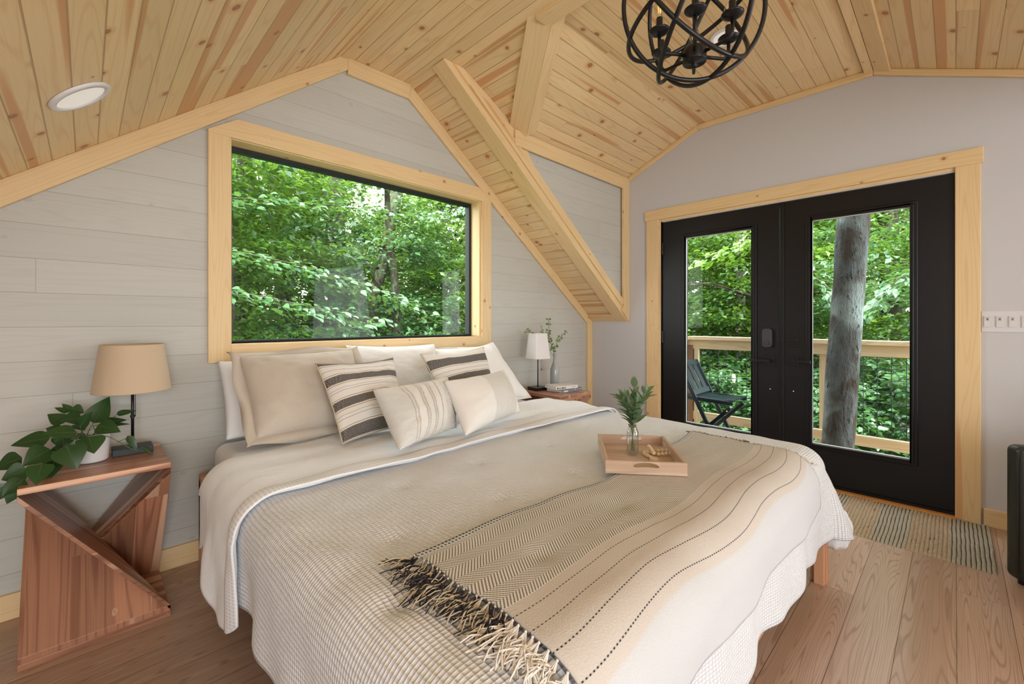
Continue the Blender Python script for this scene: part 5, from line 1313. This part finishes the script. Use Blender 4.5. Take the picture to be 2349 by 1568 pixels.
LEAF = np.array([[0, 0, 0], [.22, .30, .03], [.62, .27, .05], [1.0, 0, -.04], [.62, -.27, .05], [.22, -.30, .03], [.5, 0, -.01]])
LF = np.array([[0, 5, 6], [5, 4, 6], [4, 3, 6], [3, 2, 6], [2, 1, 6], [1, 0, 6]])
LEAF4 = np.array([[0, 0, 0], [.45, .30, .05], [1.0, 0, -.03], [.45, -.30, .05]]); LF4 = np.array([[0, 3, 2], [0, 2, 1]])
def leafcloud(name, P, D, N, S, mat, parent=None, detailed=False):
    """P points, D directions, N normals, S sizes -> one foliage mesh"""
    T_, F3 = (LEAF, LF) if detailed else (LEAF4, LF4)
    D = D/np.linalg.norm(D, axis=1)[:, None]; N = N-D*(N*D).sum(1)[:, None]; N /= np.linalg.norm(N, axis=1)[:, None]; B = np.cross(D, N)
    v = P[:, None]+S[:, None, None]*(T_[None, :, 0:1]*D[:, None]+T_[None, :, 1:2]*B[:, None]+T_[None, :, 2:3]*N[:, None]*2.0)
    nv = len(T_); n = len(P); v = v.reshape(-1, 3); f = (F3[None]+(np.arange(n)*nv)[:, None, None]).reshape(-1)
    me = bpy.data.meshes.new(name); nf = len(f)//3
    me.vertices.add(len(v)); me.vertices.foreach_set('co', v.astype(np.float32).ravel())
    me.loops.add(len(f)); me.loops.foreach_set('vertex_index', f.astype(np.int32))
    me.polygons.add(nf); me.polygons.foreach_set('loop_start', np.arange(0, nf*3, 3, dtype=np.int32)); me.polygons.foreach_set('loop_total', np.full(nf, 3, np.int32))
    me.materials.append(M[mat]); me.update(); me.validate()
    o = bpy.data.objects.new(name, me); C.objects.link(o)
    if parent: o.parent = parent
    return o
def spray_cloud(n_br, per, R, h0, h1, rs, size=.09, layers=True):
    P, D, N, S = [], [], [], []
    for i in range(n_br):
        h = rs.uniform(h0, h1); a = rs.uniform(0, 2*PI); L = R*rs.uniform(.45, 1.0)*(1-.35*abs((h-h0)/(h1-h0)-.45))
        d = np.array([math.cos(a), math.sin(a), rs.uniform(-.05, .28)]); side = np.array([-math.sin(a), math.cos(a), 0])
        n = per; t = rs.uniform(.2, 1, n)**.7; wd = (1-t*.6)*L*.42
        w_ = rs.normal(0, 1, n)*wd*.6
        p = np.array([0, 0, h])+d*(t*L)[:, None]+side*w_[:, None]+np.array([0, 0, -1.])*(.16*(t*L)**2*.5+abs(w_)*.15)[:, None]+rs.normal(0, .05, (n, 3))
        dd = d*.8+side*np.sign(w_)[:, None]*rs.uniform(.2, 1.3, n)[:, None]+rs.normal(0, .35, (n, 3)); dd[:, 2] -= .25
        nn = np.array([0, 0, 1.])+rs.normal(0, .42, (n, 3))
        P.append(p); D.append(dd); N.append(nn); S.append(rs.uniform(.55, 1.25, n)*size)
    return np.vstack(P), np.vstack(D), np.vstack(N), np.hstack(S)
protos = []
for k, (mt_, R, h0, h1, nb, per, sz) in enumerate((('leaf_a', 2.0, .6, 7.5, 150, 120, .105), ('leaf_b', 2.3, .4, 8.0, 160, 120, .11), ('leaf_c', 1.8, .5, 6.5, 140, 120, .10), ('leaf_c', 1.3, .1, 2.4, 100, 110, .085))):
    P, D, N, S = spray_cloud(nb, per, R, h0, h1, rs, sz)
    root = thing('tree', (0, 0, 0), 'x', 'tree'); fo = leafcloud('foliage', P, D, N, S, mt_, root, k == 3)
    b = MB()
    if k < 3:
        trunk_mesh(b, (0, 0, -1), (rs.uniform(-.3, .3), rs.uniform(-.3, .3), h1+.5), .10+.03*k, .03, .5, 9, 16, k)
        for j in range(9):
            a = rs.uniform(0, 2*PI); h = rs.uniform(1.2, h1-1); L = R*.8
            b.tube([(0, 0, h), (L*.5*math.cos(a), L*.5*math.sin(a), h+.25), (L*math.cos(a), L*math.sin(a), h+.25)], [.03, .016, .005], 5, cap=False)
    else:
        for j in range(6): a = j*1.05; b.tube([(0, 0, -.2), (.5*math.cos(a), .5*math.sin(a), 1.0), (.9*math.cos(a), .9*math.sin(a), 1.9)], [.02, .012, .004], 5, cap=False)
    tk = obj('trunk' if k < 3 else 'stems', b, 'bark', root, smooth=True)
    protos.append((root, fo, tk)); 
GZ = -3.2
PLACED = []
def place(k, x, y, z, sc, rot, label, group, name='tree', first=[True]*4, cat='tree'):
    root, fo, tk = protos[k]
    if first[k]: r = root; first[k] = False; r.name = name
    else:
        r = root.copy(); r.name = name; C.objects.link(r)
        for ch in (fo, tk): c = ch.copy(); c.parent = r; C.objects.link(c)
    r.location = (x, y, z); r.rotation_euler = (0, 0, rot); r.scale = (sc, sc, sc)
    tag(r, label, cat, group); PLACED.append((r, x, y, group)); return r
random.seed(12)
near_w = [(1.15, 6.3, 0, 1.0), (3.3, 6.4, 2, 1.0), (5.2, 6.9, 1, .95)]
near_l = ['leafy understory tree filling the left part of the picture window', 'leafy understory tree in the middle of the picture window', 'bright leafy tree filling the right part of the picture window']
for (x, y, k, s), l in zip(near_w, near_l): place(k, x, y, GZ, s, random.uniform(0, 6), l, None)
g1 = 'leafy trees in the woods beyond the picture window'; L1 = 'leafy green tree deeper in the woods beyond the picture window'
for x, y in ((.3, 9), (2.2, 8.8), (4.2, 9.3), (6.3, 8.9), (8.3, 9.4), (1.2, 12), (3.8, 12), (6.4, 12.2), (9.0, 12.0), (11.5, 12.5), (2.5, 15.5), (6, 15.5), (9.5, 15.5), (13, 15.5), (4, 20), (9, 20), (14, 20), (18, 21)):
    place(random.choice([0, 1, 1, 2]), x+random.uniform(-.3, .3), y+random.uniform(-.3, .3), GZ+random.uniform(-.6, .4), random.uniform(.95, 1.3), random.uniform(0, 6), L1, g1)
near_d = [(7.9, 3.4, 1, .9), (7.6, .55, 2, .95), (7.4, 2.2, 0, .8)]
nl = ['leafy tree behind the glass of the left door', 'leafy tree right of the big trunk behind the right door', 'leafy tree left of the big trunk behind the right door']
for (x, y, k, s), l in zip(near_d, nl): place(k, x, y, GZ-.3, s, random.uniform(0, 6), l, None)
g2 = 'leafy trees in the woods beyond the doors'; L2 = 'leafy green tree deeper in the woods beyond the glass doors'
for x, y in ((10, 2), (10, 5), (10.3, -.3), (10.5, 3.4), (13, 1), (13, 4), (13, 7), (13.5, -2), (16, 3), (16, 6.5), (16, -.5), (16, 10), (20, 1), (20, 5), (20, 9), (20, -3), (24, 3), (25, 8)):
    place(random.choice([0, 1, 1, 2]), x+random.uniform(-.3, .3), y+random.uniform(-.3, .3), GZ+random.uniform(-.8, .4), random.uniform(.95, 1.35), random.uniform(0, 6), L2, g2)
g3 = 'low bushes in the undergrowth'; L3 = 'low leafy bush in the undergrowth below the railing'
for x, y in ((6.2, 1.2), (6.3, 2.6), (6.0, 3.6), (6.6, .1), (7.6, 1.6), (8.0, 4.4), (7.2, 3.4)):
    place(3, x, y, -1.75+random.uniform(-.2, .1), random.uniform(.9, 1.15), random.uniform(0, 6), L3, g3, 'bush', cat='bush')
g4 = 'low bushes below the picture window'; L4 = 'low leafy bush in the undergrowth below the picture window'
for x, y in ((1.6, 5.6), (3.0, 5.9), (4.6, 5.6), (.6, 6.2), (5.8, 6.6), (2.2, 7.2), (4.2, 7.6), (6.6, 7.8)):
    place(3, x, y, -1.9+random.uniform(-.2, .2), random.uniform(.9, 1.2), random.uniform(0, 6), L4, g4, 'bush', cat='bush')
# tell the copies apart by row and by order from the left
ORD = ['leftmost', 'second from the left', 'third from the left', 'fourth from the left', 'fifth from the left', 'sixth from the left', 'seventh from the left', 'last on the right']
def rank(group, rows, axis, fmt):
    L = [(r, x, y) for r, x, y, g_ in PLACED if g_ == group]
    for i, (lo, hi, nm) in enumerate(rows):
        R_ = sorted([q for q in L if lo <= q[1+axis] < hi], key=lambda q: (C_*q[1]-S_*q[2])/(S_*q[1]+C_*q[2]))
        for j, q in enumerate(R_): q[0]['label'] = fmt % (ORD[min(j, 7)], nm)
rank(g1, ((8, 10.5, 'nearest'), (10.5, 14, 'second'), (14, 18, 'third'), (18, 30, 'farthest')), 1, 'leafy green tree, %s in the %s row behind the picture window')
rank(g2, ((9, 11.8, 'nearest'), (11.8, 14.8, 'second'), (14.8, 18, 'third'), (18, 30, 'farthest')), 0, 'leafy green tree, %s in the %s row behind the glass doors')
rank(g3, ((5, 20, 'low'),), 0, 'low leafy bush, %s of the %s growth below the deck railing')
rank(g4, ((5, 20, 'low'),), 1, 'low leafy bush, %s of the %s growth below the picture window')
# sprays of leaves just outside the picture window
def branch(pts, n, spread, label, seed, size=.085, mat='leaf_c'):
    rr = np.random.RandomState(seed); r = thing('leafy_branch', pts[0], label, 'branch')
    pv = [np.array(p) for p in pts]; b = MB(); b.tube(pts, [.012]+[.007]*(len(pts)-2)+[.002], 6, cap=False); obj('branch_wood', b, 'bark', r, smooth=True)
    sg_ = rr.uniform(0, len(pts)-1.001, n); i = sg_.astype(int); f = (sg_-i)[:, None]; A = np.array(pv)
    p = A[i]*(1-f)+A[i+1]*f; d = A[i+1]-A[i]; d /= np.linalg.norm(d, axis=1)[:, None]
    sd = np.cross(d, [0, 0, 1.]); w = rr.uniform(-1, 1, n)*spread
    p = p+sd*w[:, None]+rr.normal(0, .035, (n, 3)); p[:, 2] -= abs(w)*.25
    dd = d*.7+sd*np.sign(w)[:, None]*rr.uniform(.3, 1.2, n)[:, None]+rr.normal(0, .25, (n, 3)); dd[:, 2] -= .2
    nn = np.array([0, -.25, 1.])+rr.normal(0, .35, (n, 3))
    o = leafcloud('leaves', p-np.array(pts[0]), dd, nn, rr.uniform(.6, 1.2, n)*size, mat, r, True)
Bp = lambda px, py, Y: tuple(at(px, py, Y))
branch([Bp(420, 650, 4.6), Bp(560, 672, 4.4), Bp(720, 705, 4.3), Bp(880, 735, 4.2)], 260, .34, 'pale sunlit leafy branch reaching across the bottom of the picture window', 1)
branch([Bp(420, 560, 4.9), Bp(560, 580, 4.8), Bp(700, 610, 4.8), Bp(860, 660, 4.7), Bp(950, 700, 4.7)], 380, .42, 'leafy branch across the middle of the picture window', 2)
branch([Bp(400, 450, 5.2), Bp(560, 455, 5.1), Bp(760, 470, 5.1), Bp(980, 500, 5.2)], 420, .45, 'leafy branch across the upper middle of the picture window', 3)
branch([Bp(1180, 430, 5.4), Bp(1080, 470, 5.3), Bp(960, 500, 5.2)], 260, .45, 'leafy branch entering the picture window from its upper right corner', 4)
def branchx(pts, n, spread, label, seed, X): branch([tuple(atx(px, py, x)) for px, py, x in pts], n, spread, label, seed, .09, 'leaf_c' if seed % 2 else 'leaf_b')
branchx([(2140, 600, 6.2), (2060, 640, 6.0), (2000, 700, 6.0)], 160, .4, 'leafy branch right of the big trunk behind the right door', 11, 6)
branchx([(1800, 480, 6.5), (1700, 560, 6.3), (1600, 600, 6.2)], 220, .45, 'leafy branch across the top of the left door glass', 12, 6)
branchx([(1840, 620, 6.5), (1890, 650, 6.2), (1930, 690, 6.2)], 130, .35, 'leafy branch left of the big trunk behind the right door', 13, 6)
# tall trunks
TR = [(775, 8.0, .19, 'dark', 'thick dark trunk standing in the middle of the picture window'), (832, 7.3, .075, 'pale', 'slim pale-topped trunk right of the thick dark one in the picture window'), (716, 9.5, .17, 'dark', 'dark trunk just left of the thick one in the picture window'),
      (655, 9.0, .12, 'dark', 'dark trunk in the left third of the picture window'), (812, 6.9, .11, 'dark', 'leaning dark trunk low in the middle of the picture window'), (985, 10.5, .13, 'dark', 'dark trunk in the right third of the picture window'), (590, 11., .16, 'dark', 'dark trunk far left in the picture window')]
for i, (px, Y, r_, kd, lab) in enumerate(TR):
    q = at(px, 700, Y); b = MB(); rr_ = thing('tall_tree', (q.x, q.y, GZ), lab, 'tree')
    ln = random.uniform(-.5, .5) if i != 4 else 1.2
    trunk_mesh(b, (q.x-ln*.3, q.y, GZ-.5), (q.x+ln, q.y+random.uniform(-.3, .3), 8), r_*1.1, r_*.75, .3, 14, 30, i, .05)
    obj('trunk', b, 'bark' if kd == 'dark' else 'bark_pale', rr_, smooth=True)
TD = [(1702, 8.2, .085, 'pale', 'slim pale trunk behind the left door'), (1722, 9.2, .10, 'dark', 'dark trunk beside the slim pale one behind the left door'), (2040, 11, .17, 'dark', 'dark trunk right of the big trunk, farther back'), (1880, 12, .15, 'dark', 'dark trunk left of the big trunk, farther back'), (1640, 12.5, .12, 'dark', 'dark trunk far back in the left door glass')]
for i, (px, X_, r_, kd, lab) in enumerate(TD):
    q = atx(px, 700, X_); b = MB(); rr_ = thing('tall_tree', (q.x, q.y, GZ), lab, 'tree')
    trunk_mesh(b, (q.x, q.y, GZ-.5), (q.x, q.y+(.05 if i == 0 else random.uniform(-.4, .4)), 8), r_*1.05, r_*.8, .12, 14, 30, i+20, .05)
    obj('trunk', b, 'bark' if kd == 'dark' else 'bark_pale', rr_, smooth=True)
# ground rising to a wooded hill
b = MB()
def gp(x, y):
    d = math.hypot(x-2, y-1); z = GZ-.1+.35*nz(x*.2, y*.2)+.1*nz(x*.9, y*.9)+max(0, d-12)*.12
    return (x, y, z)
b.grid(gp, lin(-30, 60, 70), lin(-30, 60, 70)); o = struct('ground', b, 'ground', 'leaf-littered forest floor sloping up behind the trees', smooth=True)
